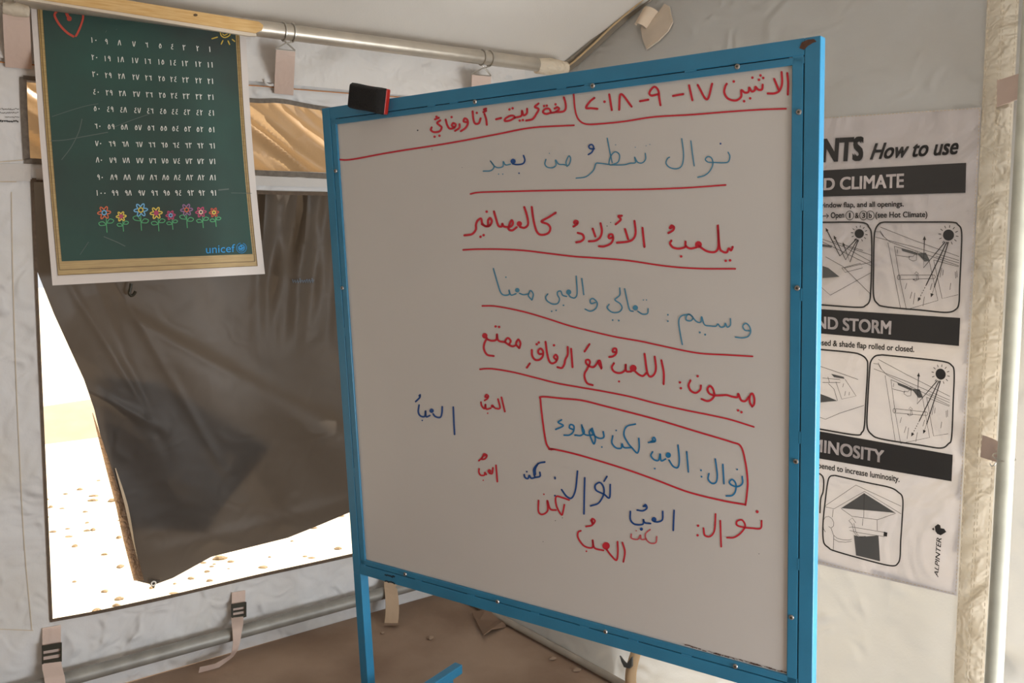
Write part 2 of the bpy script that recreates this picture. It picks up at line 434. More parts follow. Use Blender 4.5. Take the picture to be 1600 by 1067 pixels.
# ------------------------------------------------------------------ trims of the left wall
def strip_lw(name, pts, wpx, m, e=.003, smooth=False):
    b = MB(); ink(b, lambda x, y: lw(x, y, e), pts, wpx, smooth, caps=False); return struct(b.build(name, m))
def band_lw(mbx, s0, s1, z0, z1, e):
    mbx.box((LW((s0 + s1) / 2, (z0 + z1) / 2, e)), (D1, N1, (0, 0, 1)), (abs(s1 - s0) / 2, .003, abs(z1 - z0) / 2))
mb = MB(); h = .0055
ink(mb, lambda x, y: lw(x, y, .004), [(50, 280), (62, 560), (80, 968)], 5, True, False)
ink(mb, lambda x, y: lw(x, y, .004), [(78, 970), (160, 955), (240, 938), (300, 924), (355, 911), (420, 896), (480, 883), (552, 867), (668, 841)], 5, True, False)
ink(mb, lambda x, y: lw(x, y, .004), [(50, 281), (280, 291), (400, 300), (520, 303), (668, 308)], 6, True, False)
w1 = struct(mb.build('window_1', M_bind))
mb = MB()
ink(mb, lambda x, y: lw(x, y, .004), [(36, 120), (38, 180), (42, 250)], 11, True, False)
ink(mb, lambda x, y: lw(x, y, .004), [(36, 121), (200, 137), (300, 146), (395, 157), (440, 158), (510, 170), (668, 189)], 7, True, False)
ink(mb, lambda x, y: lw(x, y, .004), [(38, 251), (200, 260), (400, 270), (508, 275), (668, 283)], 9, True, False)
w2 = struct(mb.build('window_2', M_bind2))
# netting window pane: tan film with diagonal folds, the sun behind it
M_film = fabric('tan window film', (.30, .20, .11), .34, (.58, .38, .20), .2, 5, .08, .35, True, spec=.3)
def film(a, b):
    s = sC1 - .01 + (sD + .02 - sC1) * a; z = ZS2 - .01 + (ZT2 - ZS2 + .02) * b
    q = (s * 1.0 + (z - ZS2) * 1.25)
    dz = .013 * math.sin(q * 25 + 2.2 * math.sin(q * 9 + z * 7)) + .0045 * math.sin(q * 63 + z * 24 + 2 * math.sin(s * 8)) + .004 * math.sin(z * 31 + s * 11)
    return LW(s, z, -.022 + dz)
pn = MB().grid(film, 170, 26).build('pane', M_film, w2, smooth=True)
pn['label'] = 'tan crumpled film pane glowing in the sun'
# fabric seams and hems, stitched lines
mb = MB()
for pts in ([(18, 300), (20, 420), (24, 560), (30, 700), (38, 850), (50, 985)], [(2, 284), (26, 284)], [(0, 983), (52, 985)], [(0, 253), (36, 250)], [(0, 284), (49, 281)]):
    ink(mb, lambda x, y: lw(x, y, .003), pts, 1.1, True, False)
struct(mb.build('trim_1', M_thread))
M_band = fabric('smooth canvas band', (.66, .63, .60), .12, None, .2, 3, .2)
mb = MB(); mb.grid(lambda a, b: lw(0 + 48 * a - 60 * (1 - a), (256 + 27 * b) + 0, .004), 1, 1)
mb.grid(lambda a, b: (lw(56, 272, .004) * (1 - a) + lw(668, 290, .004) * a) + V((0, 0, 1)) * (.030 * (b - .5)), 1, 1)
struct(mb.build('trim_2', M_band))
M_val = fabric('valance canvas', (.72, .69, .66), .05, None, .5, 5, .4)
def val(a, b):
    x = -80 + 900 * a; yt = -14 + .1307 * x; yb = 90 + .093 * x
    wv = math.sin(math.pi * min(1, b * 1.2 + .1))
    k = x * .021; d = .014 * math.sin(k + 2.1 * b + 1.5 * math.sin(k * .6)) + .008 * math.sin(k * 2.3 - 4 * b + 2 * math.sin(k * .37)) + .006 * math.sin(k * 3.9 + 5 * b)
    return lw(x, yt * (1 - b) + yb * b, .018 + wv * d * .8)
struct(MB().grid(val, 220, 18).build('trim_10', M_val, smooth=True))
# orange guy cord along the wall
def cordp(x, y, e=.008): return lw(x, y, e)
cpts = [(-40, 93), (0, 97), (50, 101), (140, 111), (240, 121), (330, 130), (400, 134), (445, 138), (520, 144), (600, 150), (700, 158), (800, 168)]
mb = MB(); mb.tube([cordp(p.x, p.y) for p in spline(cpts, 12)], .0016, 6)
single(mb.build('cord', mat('orange cord', (.55, .22, .06), .7), smooth=True), 'thin orange cord running along the left tent wall above the netting window', 'cord')
# faint printed label on the canvas by the netting window
mb = MB(); rnd = random.Random(3)
for row, (y, wd) in enumerate(((170.5, .8), (176, .8), (183, .8), (189.5, 2.2))):
    x = 0.0 if row != 2 else 8
    while x < 29:
        l = rnd.uniform(1.2, 2.6)
        ink(mb, lambda x, y: lw(x, y, .003), [(x, y + rnd.uniform(-1.3, 1.3)), (x + l * .5, y + rnd.uniform(-1.5, 1.5)), (x + l, y + rnd.uniform(-1, 1))], wd, False, False); x += l + .7
single(mb.build('fabric_stamp', mat('stamp ink', (.05, .05, .05), .8)), 'small smudged black stamp printed on the canvas left of the netting window', 'stamp')

# ------------------------------------------------------------------ dark flap in the big window
M_flap = fabric('dark plastic sheet', (.070, .060, .052), .12, (.22, .17, .125), .2, 3.0, .2, .42, False, spec=.2)
Lp = [(49, 276), (52, 350), (56, 430), (84, 500), (112, 560), (131, 600), (147, 645), (158, 690), (172, 745), (184, 790), (196, 845), (212, 907)]
Bp = [(212, 907), (240, 914), (270, 903), (330, 870), (378, 858), (450, 840), (500, 820), (550, 799), (668, 752)]
def interp(P, t):
    n = len(P) - 1; x = min(t * n, n - 1e-6); i = int(x); f = x - i
    return V(P[i]) * (1 - f) + V(P[i + 1]) * f
def fold(x, y, x0, y0, x1, y1, w, a, end=60):
    d = V((x1 - x0, y1 - y0)); L = d.length; d /= L; q = V((x - x0, y - y0)); t = q.dot(d); n = q.x * -d.y + q.y * d.x
    f = 1.0 if 0 < t < L else math.exp(-((t if t < 0 else t - L) / end) ** 2)
    return a * f * math.exp(-(n / w) ** 2)
def flap_disp(x, y):
    d = 0.0
    n = ((x - 185) * -175 + (y - 490) * 350) / 391.0; t = ((x - 185) * 350 + (y - 490) * 175) / 391.0   # main diagonal
    if -60 < t: d += .030 * (1 / (1 + math.exp(-n / 9.0))) * min(1, max(0, (t + 60) / 160)) * math.exp(-max(0, n) / 150)
    d += fold(x, y, 225, 505, 350, 575, 10, .008, 40)
    d += fold(x, y, 130, 480, 205, 600, 7, .004) + fold(x, y, 175, 430, 330, 700, 7, .0035) - fold(x, y, 150, 450, 240, 660, 9, .003)
    d += fold(x, y, 140, 610, 215, 650, 8, .006, 40)
    k = min(1, max(0, (x - 385) / 30)); f = max(0, 1 - (y - 300) / 260)
    d += k * f * (.020 * math.sin((x - 400) / 11.0 + .012 * (y - 300) + .8 * math.sin(y / 31)) + .012 * math.sin((x - 400) / 5.3 + y / 60) + .006 * math.sin(y / 23 + x / 17))
    d += .004 * math.sin(x / 37 + y / 60) + .003 * math.sin(x / 22 - y / 31)
    d += fold(x, y, 300, 850, 520, 790, 12, .005)
    return d
def flap_e(y): return -.035 - .05 * max(0, (y - 300) / 600)
def flap_pt(a, b):
    top = V((49 + (668 - 49) * a, 262 + 28 * a)); bot = interp(Bp, a); l = interp(Lp, b)
    l0 = V(Lp[0]) * (1 - b) + V(Lp[-1]) * b
    r = V((668, 300)) * (1 - b) + V((668, 752)) * b
    p = top * (1 - b) + bot * b + (l - l0) * (1 - a)
    return p.x, p.y
def flap3(x, y, off=0.0): return lw(x, y, flap_e(y) + flap_disp(x, y) + off)
fl = thing('window_flap', 'dark brown plastic flap half drawn across the big left window', 'window flap', lw(360, 300, -.03))
MB().grid(lambda a, b: flap3(*flap_pt(a, b)), 150, 150).build('sheet', M_flap, fl, smooth=True)
# hem along the free edge
mb = MB()
he = [(147, 645), (158, 690), (172, 745), (184, 790), (196, 845), (212, 907)]
mb.grid(lambda a, b: (lambda p, w: flap3(p.x - 3 + a * w, p.y, .006))(interp(he, b), 1 + 15 * min(1, b * 1.5)), 3, 40)
M_hem = fabric('hem sheet', (.16, .11, .075), .4, (.75, .48, .28), .4, 20, .4, .4, False)
hm = mb.build('hem', M_hem, fl, smooth=True); hm['label'] = 'lighter brown folded hem'
mb = MB(); mb.grid(lambda a, b: (lambda p, w: flap3(p.x + 14 - 3 + a * w, p.y, .009))(interp(he, .35 + .62 * b), 5 * math.sin(math.pi * min(1, .1 + b))), 2, 20)
mb.build('hem_edge', mat('pale hem edge', (.55, .42, .27), .4), fl, smooth=True)
# the layer folded behind
mb = MB(); fpoly = [(150, 590), (250, 600), (420, 700), (337, 803), (322, 832), (192, 826)]
fill(mb, lambda x, y: flap3(x, y, -.012), fpoly); mb.build('folded_layer', M_flap, fl)
mb = MB()
tabp = [(233, 904), (250, 906), (243, 913), (240, 919), (234, 913)]
mb.prism([flap3(x, y, .010) for x, y in tabp], N1, .002)
mb.build('corner_tab', M_flap, fl)
mb = MB(); ctr = flap3(240, 911.5, .0135)
mb.tube([ctr + (D1 * math.cos(t) + V((0, 0, 1)) * math.sin(t)) * .0065 for t in [k * math.pi / 8 for k in range(16)]], .0022, 6, True)
mb.build('grommet', mat('white grommet', (.8, .78, .74), .5), fl, smooth=True)
mb = MB(); rnd = random.Random(5)
for k in range(9):
    x = 457 + k * 3.8; ink(mb, lambda x, y: flap3(x, y, .006), [(x, 436 + rnd.uniform(-1.5, 1.5)), (x + 1.5, 442), (x + 3.2, 437 + rnd.uniform(-1, 2))], 1.6, False, False)
mb.build('faint_print', mat('faint blue print', (.13, .17, .22), .6), fl)
# black hook on the flap below the chart
mb = MB(); hk = [(205, 443), (203.5, 452), (202, 458), (205, 462), (209, 460), (212, 455)]
mb.tube([flap3(p.x, p.y, .030) for p in spline(hk, 2)], .0045, 8)
single(mb.build('hook', M_black, smooth=True), 'small black plastic hook hanging just below the number chart', 'hook')

# ------------------------------------------------------------------ poles
def pole(name, a, b, r, m, label):
    o = MB().tube([a, b], r, 20).build(name, m, smooth=True); return single(o, label, 'pole')
PE = .092
pA, pB = lw(-260, -42, PE), lw(839, 101, PE)
pole('eave_pole', pA, pB, .024, M_steel, 'galvanised steel pole along the top of the left wall under the ceiling')
PD = (pB - pA).normalized()
b1, b2 = lw(-120, 1122, .045), lw(700, 905, .045)
b1.z = b2.z = max(.05, b1.z)
pole('ground_pole', b1, b2, .021, mat('dull steel', (.34, .325, .29), .5, .35, noise=.3, nscale=14), 'grey steel pole lying along the foot of the left wall')
q1, q2 = bw(1612, 250, .10), bw(1579, 1000, .10); dq = (q2 - q1); q0 = q1 - dq * .62; k = (0.0 - q1.z) / dq.z; q3 = q1 + dq * k
pole('door_pole', q0, q3, .0175, M_cream, 'cream painted upright pole at the right edge beside the instruction sheet')
# tan wrap where the eave pole meets the corner
mb = MB(); mb.tube([lw(838, 103, .085), lw(858, 104, .09), lw(884, 107, .09)], [.027, .031, .024], 14)
wr = single(mb.build('pole_sleeve', M_web, smooth=True), 'pale fabric sleeve over the far end of the eave pole', 'sleeve')
# wooden batten in front of the pole
bt = thing('batten', 'yellow wooden batten along the eave pole above the number chart', 'batten', lw(300, 25, .13))
e0, e1 = .125, .142
def bat(x, y, e): return lw(x, y, e)
tl, tr, br, bl = (-60, -44), (409, 34), (400, 53), (-60, -20)
mb = MB()
R4 = [bat(-60, -42, e1), bat(405, 33.5, e1), bat(412, 39, e1), bat(410, 47, e1), bat(400, 52, e1), bat(-60, -20, e1)]
mb.prism(R4, -N1, .010)
M_wood = mat('yellow pine', (.56, .33, .11), .6, col2=(.66, .44, .19), nscale=6, stretch=(3, 3, 40), bump=.1, bscale=40)
mb.build('plank', M_wood, bt, bevel=.002)
mb = MB(); mb.prism([bat(-60, -21, e1 - .003), bat(400, 51.5, e1 - .003), bat(401, 56.5, e1 - .003), bat(388, 56, e1 - .003), bat(-60, -16, e1 - .003)], -N1, .012); mb.build('pale_edge', mat('pale batten strip', (.62, .53, .42), .7), bt)  # paler strip along the plank's lower edge
mb = MB(); dot(mb, lambda x, y: bat(x, y, e1 + .0012), 305.5, 23.5, 2.2, 8, 1.6); kn = mb.build('knot', mat('dark knot', (.10, .06, .03), .8), bt)

# ------------------------------------------------------------------ straps on the left wall (upper, clipped over the pole)
def ring(mb, xc, r=.0268, wr=.0024):
    c = on_plane(xc, 0, P0 + N1 * PE, N1); t = (c - pA).dot(PD); c = pA + PD * t
    for _ in range(6):     # move along the pole until it projects to xc
        q = c - CAM; x = 800 + F * q.dot(RT) / q.dot(FW); c = c + PD * ((xc - x) * q.dot(FW) / F * 1.1)
    y = N1; z = V((0, 0, 1)); z = (z - PD * z.dot(PD)).normalized()
    mb.tube([c + (y * math.cos(a) + z * math.sin(a)) * r for a in [2 * math.pi * k / 18 for k in range(18)]], wr, 6, True)
    return c - z * r + y * .003
def top_strap(cx, ytop, ybot, wpx, label, rings, slant=3, cone=True):
    t = thing('wall_strap', label, 'strap', lw(cx, ybot, .006), 'straps clipped over the eave pole')
    eT, eB = .088, .006
    def P(a, b):
        e = eT + (eB - eT) * b ** 1.3
        return lw(cx - wpx / 2 + wpx * a + (-slant * b), ytop + 3 * a + (ybot - ytop) * b, e)
    MB().slab(P, 2, 10, N1, .002).build('webbing', M_strap, t, smooth=False)
    mb = MB(); b = []
    for x in rings: b.append(ring(mb, x))
    l, r = P(0, 0), P(1, 0); mid = (b[0] + b[1]) / 2
    mb.tube([b[0], (b[0] + r) / 2 + N1 * .004, r + V((0, 0, .004))], .0024, 6)
    mb.tube([b[1], (b[1] + l) / 2 + N1 * .006 + V((0, 0, .006)), l + V((0, 0, .004))], .0024, 6)
    mb.tube([l + V((0, 0, .003)) - N1 * .001, (l + r) / 2 + V((0, 0, .002)), r + V((0, 0, .003)) - N1 * .001], .0019, 6)
    mb.build('wire_clip', M_wire, t, smooth=True)
    return t
st_a = top_strap(25, 22, 105, 42, 'wide beige strap hanging at the top left corner beside the number chart', (4, 20), slant=-4)
st_b = top_strap(446, 78, 146, 30, 'beige strap clipped over the eave pole just right of the number chart', (443, 457))
top_strap(752, 117, 190, 30, 'beige strap at the eave pole, its lower end hidden by the whiteboard', (753, 765))

mb = MB(); mb.tube([lw(5, 11, .096), lw(24, 14, .100), lw(44, 18, .096)], [.016, .018, .015], 14)
mb.build('folded_loop', M_web, st_a, smooth=True)
mb = MB(); mb.tube([lw(p.x, p.y, .022) for p in spline([(413, 124), (415, 130), (421, 133), (427, 132)], 1.5)], [.002] + [.0045] * 40 if False else .004, 8)
mb.build('toggle', mat('white toggle', (.62, .60, .58), .5), st_b, smooth=True)

# ------------------------------------------------------------------ lower straps with black buckles
def buckled(name, x0, x1, y0, yb0, yb1, tail, label, mp, nrm, up, along, group):
    """x0..x1 strap width in the wall, y0 its sewn top, yb0..yb1 the buckle"""
    t = thing(name, label, 'strap', mp(x0, yb1, .01), group)
    wd = x1 - x0
    path = [(y0, .004), ((y0 + yb0) / 2, .012), (yb0, .020), (yb1, .024)]
    def P(a, b):
        i = min(int(b * 3), 2); f = b * 3 - i
        y = path[i][0] * (1 - f) + path[i + 1][0] * f; e = path[i][1] * (1 - f) + path[i + 1][1] * f
        return mp(x0 + wd * a, y - wd * .14 * (a - .5) * 2 * .6, e)
    MB().slab(P, 2, 9, nrm, .002).build('webbing', M_strap, t)
    # tail below the buckle
    def Q(a, b):
        n = len(tail) - 1; x = min(b * n, n - 1e-6); i = int(x); f = x - i
        A, B = tail[i], tail[i + 1]
        l = A[0] * (1 - f) + B[0] * f; r = A[1] * (1 - f) + B[1] * f
        return l * (1 - a) + r * a
    MB().slab(Q, 2, 20, nrm, .002).build('tail', M_strap, t, smooth=True)
    # buckle: frame with two slots, rounded lower edge
    xs0, xs1 = x0 - .8, x1 + 1.2; hh = yb1 - yb0
    def bq(x, y, e=.028): return mp(x, y - (x - (x0 + x1) / 2) * .17, e)
    mb = MB(); bars = ((yb0, .30), (yb0 + hh * .52, .10), (yb0 + hh * .86, .22))
    for yy, th in bars:
        mb.prism([bq(xs0, yy), bq(xs1, yy), bq(xs1, yy + hh * th), bq((xs0 + xs1) / 2, yy + hh * th * (1.35 if yy > yb0 + hh * .7 else 1)), bq(xs0, yy + hh * th)], nrm, .005)
    for xx in (xs0, xs1 - 2.2):
        mb.prism([bq(xx, yb0), bq(xx + 2.2, yb0), bq(xx + 2.2, yb1 + 1), bq(xx, yb1 + 1)], nrm, .006)
    mb.build('buckle', M_black, t)
    return t
UPZ = V((0, 0, 1))
tl_ = [(lw(65, 1030, .024), lw(94, 1026, .024)), (lw(66, 1045, .040), lw(97, 1042, .040)), (lw(69, 1060, .062), lw(101, 1056, .062)), (lw(72, 1085, .080), lw(104, 1080, .080))]
buckled('buckle_strap', 66, 95, 979, 1006, 1033, tl_, 'buckled pale strap at the bottom left corner under the window', lw, N1, UPZ, D1, 'buckled straps at the foot of the tent walls')
tl_ = [(lw(361, 962, .024), lw(380, 960, .024)), (lw(362, 976, .060), lw(380, 974, .060)), (lw(363, 986, .078), lw(378, 984, .078)), (lw(364, 1004, .082), lw(375, 1002, .082)), (lw(362, 1018, .085), lw(371, 1016, .085)),
       (on_floor(359, 1024, .03), on_floor(364, 1026, .012)), (on_floor(335, 1037, .028), on_floor(341, 1043, .006)), (on_floor(312, 1042, .024), on_floor(310, 1051, .004))]
buckled('buckle_strap', 362, 383, 924, 942, 963, tl_, 'buckled strap under the middle of the window, its tail curling onto the floor', lw, N1, UPZ, D1, 'buckled straps at the foot of the tent walls')
# plain strap under the whiteboard
t = thing('floor_strap', 'tan strap hanging below the lower left corner of the whiteboard to the floor', 'strap', lw(610, 900, .02))
def P(a, b):
    if b < .45: return lw(600 + 20 * a, 895 + 50 * b, .012 + .10 * b)
    k = (b - .45) / .55; A = lw(600 + 20 * a, 917.5, .057); B = on_floor(600 + 21 * a, 975 + 1 * a, .004); return A * (1 - k) + B * k + N1 * .012 * math.sin(math.pi * k)
MB().slab(P, 2, 16, N1, .002).build('webbing', fabric('tan floor strap', (.47, .34, .23), .05, None, .15, 6, .15), t, smooth=True)
mb = MB(); mb.grid(lambda a, b: on_floor(599.5 + 22 * a, 973.5 + 3.5 * b, .009 + .002 * b), 2, 2); mb.build('stitched_end', mat('darker strap end', (.30, .21, .15), .8), t)
# strap on the end wall behind the whiteboard's bottom rail
t = thing('end_strap', 'tan strap with a dark toggle on the end wall below the whiteboard bottom rail', 'strap', bw(997, 1050, .01))
def P(a, b): return bw(990 + 17 * a - 4 * b, 1018 + 75 * b, .012 + .02 * math.sin(math.pi * b) + .012 * math.sin(math.pi * a))
MB().slab(P, 4, 14, BN(.3, .1), .002).build('webbing', mat('tan strap', (.55, .38, .22), .8), t, smooth=True)
mb = MB(); mb.prism([bw(*p, .045) for p in ((985, 1024), (990, 1031), (996, 1037), (1004, 1026), (1004, 1040), (1000, 1044), (992, 1042), (988, 1034))], BN(.3, .1), .006)
mb.build('toggle', mat('grey toggle', (.06, .06, .055), .5), t)

# ------------------------------------------------------------------ end wall: hem, seams, webbing band, gable edge
mb = MB(); mb.tube([BW(u, .012) + BN(u, .02) * .010 for u in [-.02 + .1 * k for k in range(35)]], .012, 10)
struct(mb.build('trim_3', mat('grey hem roll', (.40, .35, .29), .7, noise=.2, nscale=14), smooth=True))
def wb(a, b):
    y = -60 + 1260 * b; xl = 1543 - 52 * y / 1067; xr = 1593 - 55 * y / 1067
    x = xl + (xr - xl) * a
    return bw(x, y, .004 + .006 * math.sin(math.pi * a) + .0035 * math.sin(y / 11 + 3 * math.sin(y / 47)) * math.sin(math.pi * a))
wbm = struct(MB().grid(wb, 8, 160).build('trim_4', M_web, smooth=True))
mb = MB()
def stitch(mb, mp, x0, y0, x1, y1, n, w=1.1):
    for k in range(n):
        a, b = (k + .15) / n, (k + .75) / n
        ink(mb, mp, [(x0 + (x1 - x0) * a, y0 + (y1 - y0) * a), (x0 + (x1 - x0) * b, y0 + (y1 - y0) * b)], w, False, False)
for f in (.09, .47, .56, .95):
    stitch(mb, lambda x, y: bw(x, y, .0145), 1543 + 50 * f, 0, 1491 + 47 * f, 1067, 110)
struct(mb.build('trim_5', M_thread))
# gable edge: brown flap and tan piping between roof and end wall
mb = MB(); ge = [(884, 107), (900, 95), (930, 68), (955, 44), (985, 18), (1022, -14), (1060, -48)]
mb.grid(lambda a, b: (lambda p: bw(p.x + 1 + 6 * a, p.y + 1 + 5 * a, .006 + .03 * (1 - a)))(interp(ge, b)), 2, 24)
struct(mb.build('trim_6', mat('grey gable flap', (.20, .17, .13), .8)))
mb = MB(); mb.tube([bw(p.x + 6, p.y + 5, .030) for p in [interp(ge, k / 30) for k in range(31)]], .0038, 8)
struct(mb.build('trim_7', mat('tan piping', (.50, .36, .20), .8), smooth=True))
# reinforcement patch with a rolled cuff, high on the end wall
t = thing('corner_patch', 'beige sewn patch with a rolled cuff high on the end wall near the ceiling edge', 'patch', bw(1025, 40, .01))
pp = [(1003, 46), (1012, 30), (1030, 22), (1040, 8), (1048, 12), (1053, 36), (1046, 50), (1030, 66), (1012, 79), (1006, 62)]
MB().prism([bw(x, y, .004) for x, y in pp], BN(.4, 2.0), .006).build('patch_panel', mat('beige patch', (.60, .50, .40), .8, noise=.15, nscale=12), t)
def cuff(a, b):
    p = V((997, 43)) * (1 - b) + V((1011, 17)) * b; an = a * math.pi * 1.5
    return bw(p.x + 14 * (1 - math.cos(an)) * .55 + b * 6 * a, p.y + 5 * a, .012 + .028 * math.sin(an))
MB().slab(cuff, 12, 6, BN(.4, 2.0), .002).build('cuff', mat('pale cuff', (.62, .50, .38), .8), t, smooth=True)
mb = MB()
stitch(mb, lambda x, y: bw(x, y, .0125), 1010, 45, 1034, 22, 8); stitch(mb, lambda x, y: bw(x, y, .0125), 1048, 14, 1052, 36, 6); stitch(mb, lambda x, y: bw(x, y, .0125), 1012, 77, 1044, 50, 9)
mb.build('stitching', M_thread, t)
# fabric tabs on the webbing band
t = thing('door_tab', 'square beige tab sewn on the cream band at the upper right', 'tab', bw(1580, 150, .02))
MB().slab(lambda a, b: bw(1560 + 60 * a, 131 + 41 * b + 3 * a * (.5 - b), .016 + .06 * a), 6, 3, BN(2, 1.6), .002).build('webbing', M_strap, t)
t = thing('door_tab', 'curled beige tab with a wire hook beside the upright pole', 'tab', bw(1558, 705, .03))
def tab(a, b):
    xt = 1538 + 38 * a; yt = 682 + 18 * a ** 1.2; xb = 1535 + 36 * a; yb = 716 + 14 * a
    return bw(xt * (1 - b) + xb * b, yt * (1 - b) + yb * b, +.014 + .040 * a + .018 * math.sin(math.pi * b) * a)
MB().slab(tab, 10, 6, BN(2, .8), .002).build('webbing', M_strap, t, smooth=True)
mb = MB()
mb.tube([bw(p.x, p.y, .075) for p in spline([(1577, 699), (1582, 702), (1583, 707), (1586, 710)], 1.5)], .0014, 6)
mb.tube([bw(p.x, p.y, .085) for p in spline([(1564, 735), (1566, 738.5), (1570, 738), (1574, 733), (1580, 731), (1585, 731)], 1.5)], .0014, 6)
pc = bw(1588, 728, .10); mb.tube([pc + V((math.cos(a) * .0225, math.sin(a) * .0225, .004 * math.sin(a))) for a in [2 * math.pi * k / 20 for k in range(20)]], .0014, 6, True)
mb.build('wire_hook', M_wire, t, smooth=True)

# ------------------------------------------------------------------ instruction sheet sewn on the end wall
M_sheet = fabric('printed sheet fabric', (.65, .585, .57), .31, (.60, .63, .70), .9, 4.0, .12, .6, True, stretch=(1, 1, 1))
I_blk = mat('black print', (.022, .018, .016), .55)
I_gry = mat('grey print', (.10, .095, .09), .6)
I_wht = mat('reversed print', (.60, .53, .51), .6)
ins = thing('instruction_sheet', 'pinkish fabric sheet printed with black tent instructions, sewn right of the whiteboard', 'poster', bw(1400, 550, .004))
def sh(a, b):
    tlx, tly, trx, try_ = 1110, 199, 1534, 169; blx, bly, brx, bry = 1110, 843, 1496, 931
    x = (tlx * (1 - a) + trx * a) * (1 - b) + (blx * (1 - a) + brx * a) * b
    y = (tly * (1 - a) + try_ * a) * (1 - b) + (bly * (1 - a) + bry * a) * b
    return bw(x, y, .005)
MB().grid(sh, 20, 30).build('sheet', M_sheet, ins)
S5 = rel(1260, 180, 3.3357, lambda x, y: bw(x, y, .0075)); S6 = rel(1260, 480, 3.3357, lambda x, y: bw(x, y, .0075)); S7 = rel(1260, 700, 4.104, lambda x, y: bw(x, y, .0075))
S5t = rel(1260, 180, 3.3357, lambda x, y: bw(x, y, .009)); S6t = rel(1260, 480, 3.3357, lambda x, y: bw(x, y, .009))
def bandq(mp, q):
    b = MB(); TL, TR, BR, BL = [V(p) for p in q]
    b.grid(lambda u, v: mp(*((TL * (1 - u) + TR * u) * (1 - v) + (BL * (1 - u) + BR * u) * v)), 10, 3); return b
for mp, q in ((S5, ((-450, 321), (837, 254), (833, 410), (-450, 443))), (S6, ((-450, -20), (806, 60), (800, 206), (-450, 92))), (S6, ((-450, 556), (768, 772), (762, 910), (-450, 700)))):
    bandq(mp, q).build('heading_band', I_blk, ins)
mb = MB(); lettering(mb, S5t, 'D CLIMATE', ((98, 334), (515, 309), (513, 385), (96, 398)), 'COL', .03); mb.build('heading', I_wht, ins)
mb = MB(); lettering(mb, S6t, 'D STORM', ((118, 54), (450, 76), (447, 148), (118, 119)), 'SAN', .03); mb.build('heading', I_wht, ins)
mb = MB(); lettering(mb, S6t, 'INOSITY', ((101, 695), (413, 749), (410, 816), (98, 762)), 'LUM', .03); mb.build('heading', I_wht, ins)
mb = MB(); lettering(mb, S5, 'NTS', ((88, 127), (303, 115), (300, 243), (84, 252)), 'VE', .045, .06); mb.build('title', I_blk, ins)
mb = MB(); lettering(mb, S5, 'How to use', ((350, 153), (800, 122), (795, 210), (335, 238)), '', .026, .22); mb.build('title', I_blk, ins)
def text_line(*a, extra=None):
    b = MB()
    for t in a: lettering(b, *t)
    if extra: extra(b)
    b.build('instruction_text', I_blk, ins)
def _circ(b):
    for x in (231, 303, 338): ink(b, S5, [(x + 21 * math.cos(q), 527 + 23 * math.sin(q)) for q in [2 * math.pi * k / 16 for k in range(17)]], 3.4, False, False)
    ink(b, S5, [(60, 531), (120, 529)], 4, False); ink(b, S5, [(110, 520), (121, 529), (111, 540)], 4, False)
BW_ = .022
text_line((S5, 'ndow flap, and all openings.', ((106, 459), (512, 452), (512, 490), (106, 495)), 'wi', BW_))
text_line((S5, 'Open', ((132, 511), (202, 508), (202, 549), (132, 551)), '', BW_), (S5, '&', ((258, 514), (278, 513), (278, 541), (258, 542)), '', BW_),
          (S5, '1', ((227, 513), (235, 513), (235, 541), (227, 541)), '', BW_), (S5, '3', ((295, 513), (311, 513), (311, 541), (295, 541)), '', BW_), (S5, 'b', ((330, 513), (346, 513), (346, 541), (330, 541)), '', BW_),
          (S5, '(see Hot Climate)', ((364, 509), (635, 506), (635, 546), (364, 549)), '', BW_), extra=_circ)
text_line((S6, 'ed & shade flap rolled or closed.', ((100, 172), (567, 207), (567, 248), (98, 213)), 'clos', BW_))
text_line((S7, 'ened to increase luminosity.', ((106, 98), (606, 183), (604, 234), (104, 147)), 'op', BW_))
# pictograms
BX1 = [(410, 562), (600, 562), (760, 563), (795, 577), (813, 615), (810, 750), (803, 900), (800, 980), (785, 1015), (735, 1032), (600, 1020), (420, 1003), (375, 985), (355, 940), (355, 800), (358, 650), (365, 600), (385, 570), (410, 562)]
BX1l = [(-120, 563), (100, 563), (290, 564), (332, 590), (345, 640), (345, 800), (340, 920), (335, 970), (315, 995), (270, 1005), (60, 990), (-120, 975)]
BX2 = [(400, 252), (600, 272), (720, 287), (760, 305), (775, 345), (770, 500), (762, 680), (745, 715), (705, 737), (600, 722), (400, 690), (345, 665), (322, 620), (325, 500), (335, 330), (342, 285), (365, 258), (400, 252)]
BX2l = [(-120, 205), (60, 222), (230, 238), (285, 250), (318, 275), (325, 320), (315, 500), (308, 620), (295, 655), (260, 668), (60, 635), (-120, 605)]
BX3 = [(190, 178), (400, 225), (540, 255), (595, 285), (625, 330), (620, 480), (612, 600), (608, 700), (595, 740), (560, 757), (450, 735), (200, 665), (150, 640), (118, 600), (115, 480), (130, 330), (145, 220), (160, 185), (190, 178)]
def arrow(mb, mp, pts, w, head=11):
    ink(mb, mp, pts, w, False, False); a, b = V(pts[-2]), V(pts[-1]); d = (b - a).normalized(); n = V((-d.y, d.x))
    fill(mb, mp, [tuple(b + d * head), tuple(b - d * head * .9 + n * head * .8), tuple(b - d * head * .9 - n * head * .8)])
def sunpic(mb, mp, x, y, r):
    dot(mb, mp, x, y, r, 20)
    for k in range(12):
        a = 2 * math.pi * k / 12 + .13
        ink(mb, mp, [(x + r * 1.32 * math.cos(a), y + r * 1.32 * math.sin(a)), (x + r * 1.8 * math.cos(a), y + r * 1.8 * math.sin(a))], 3.6, False, False)
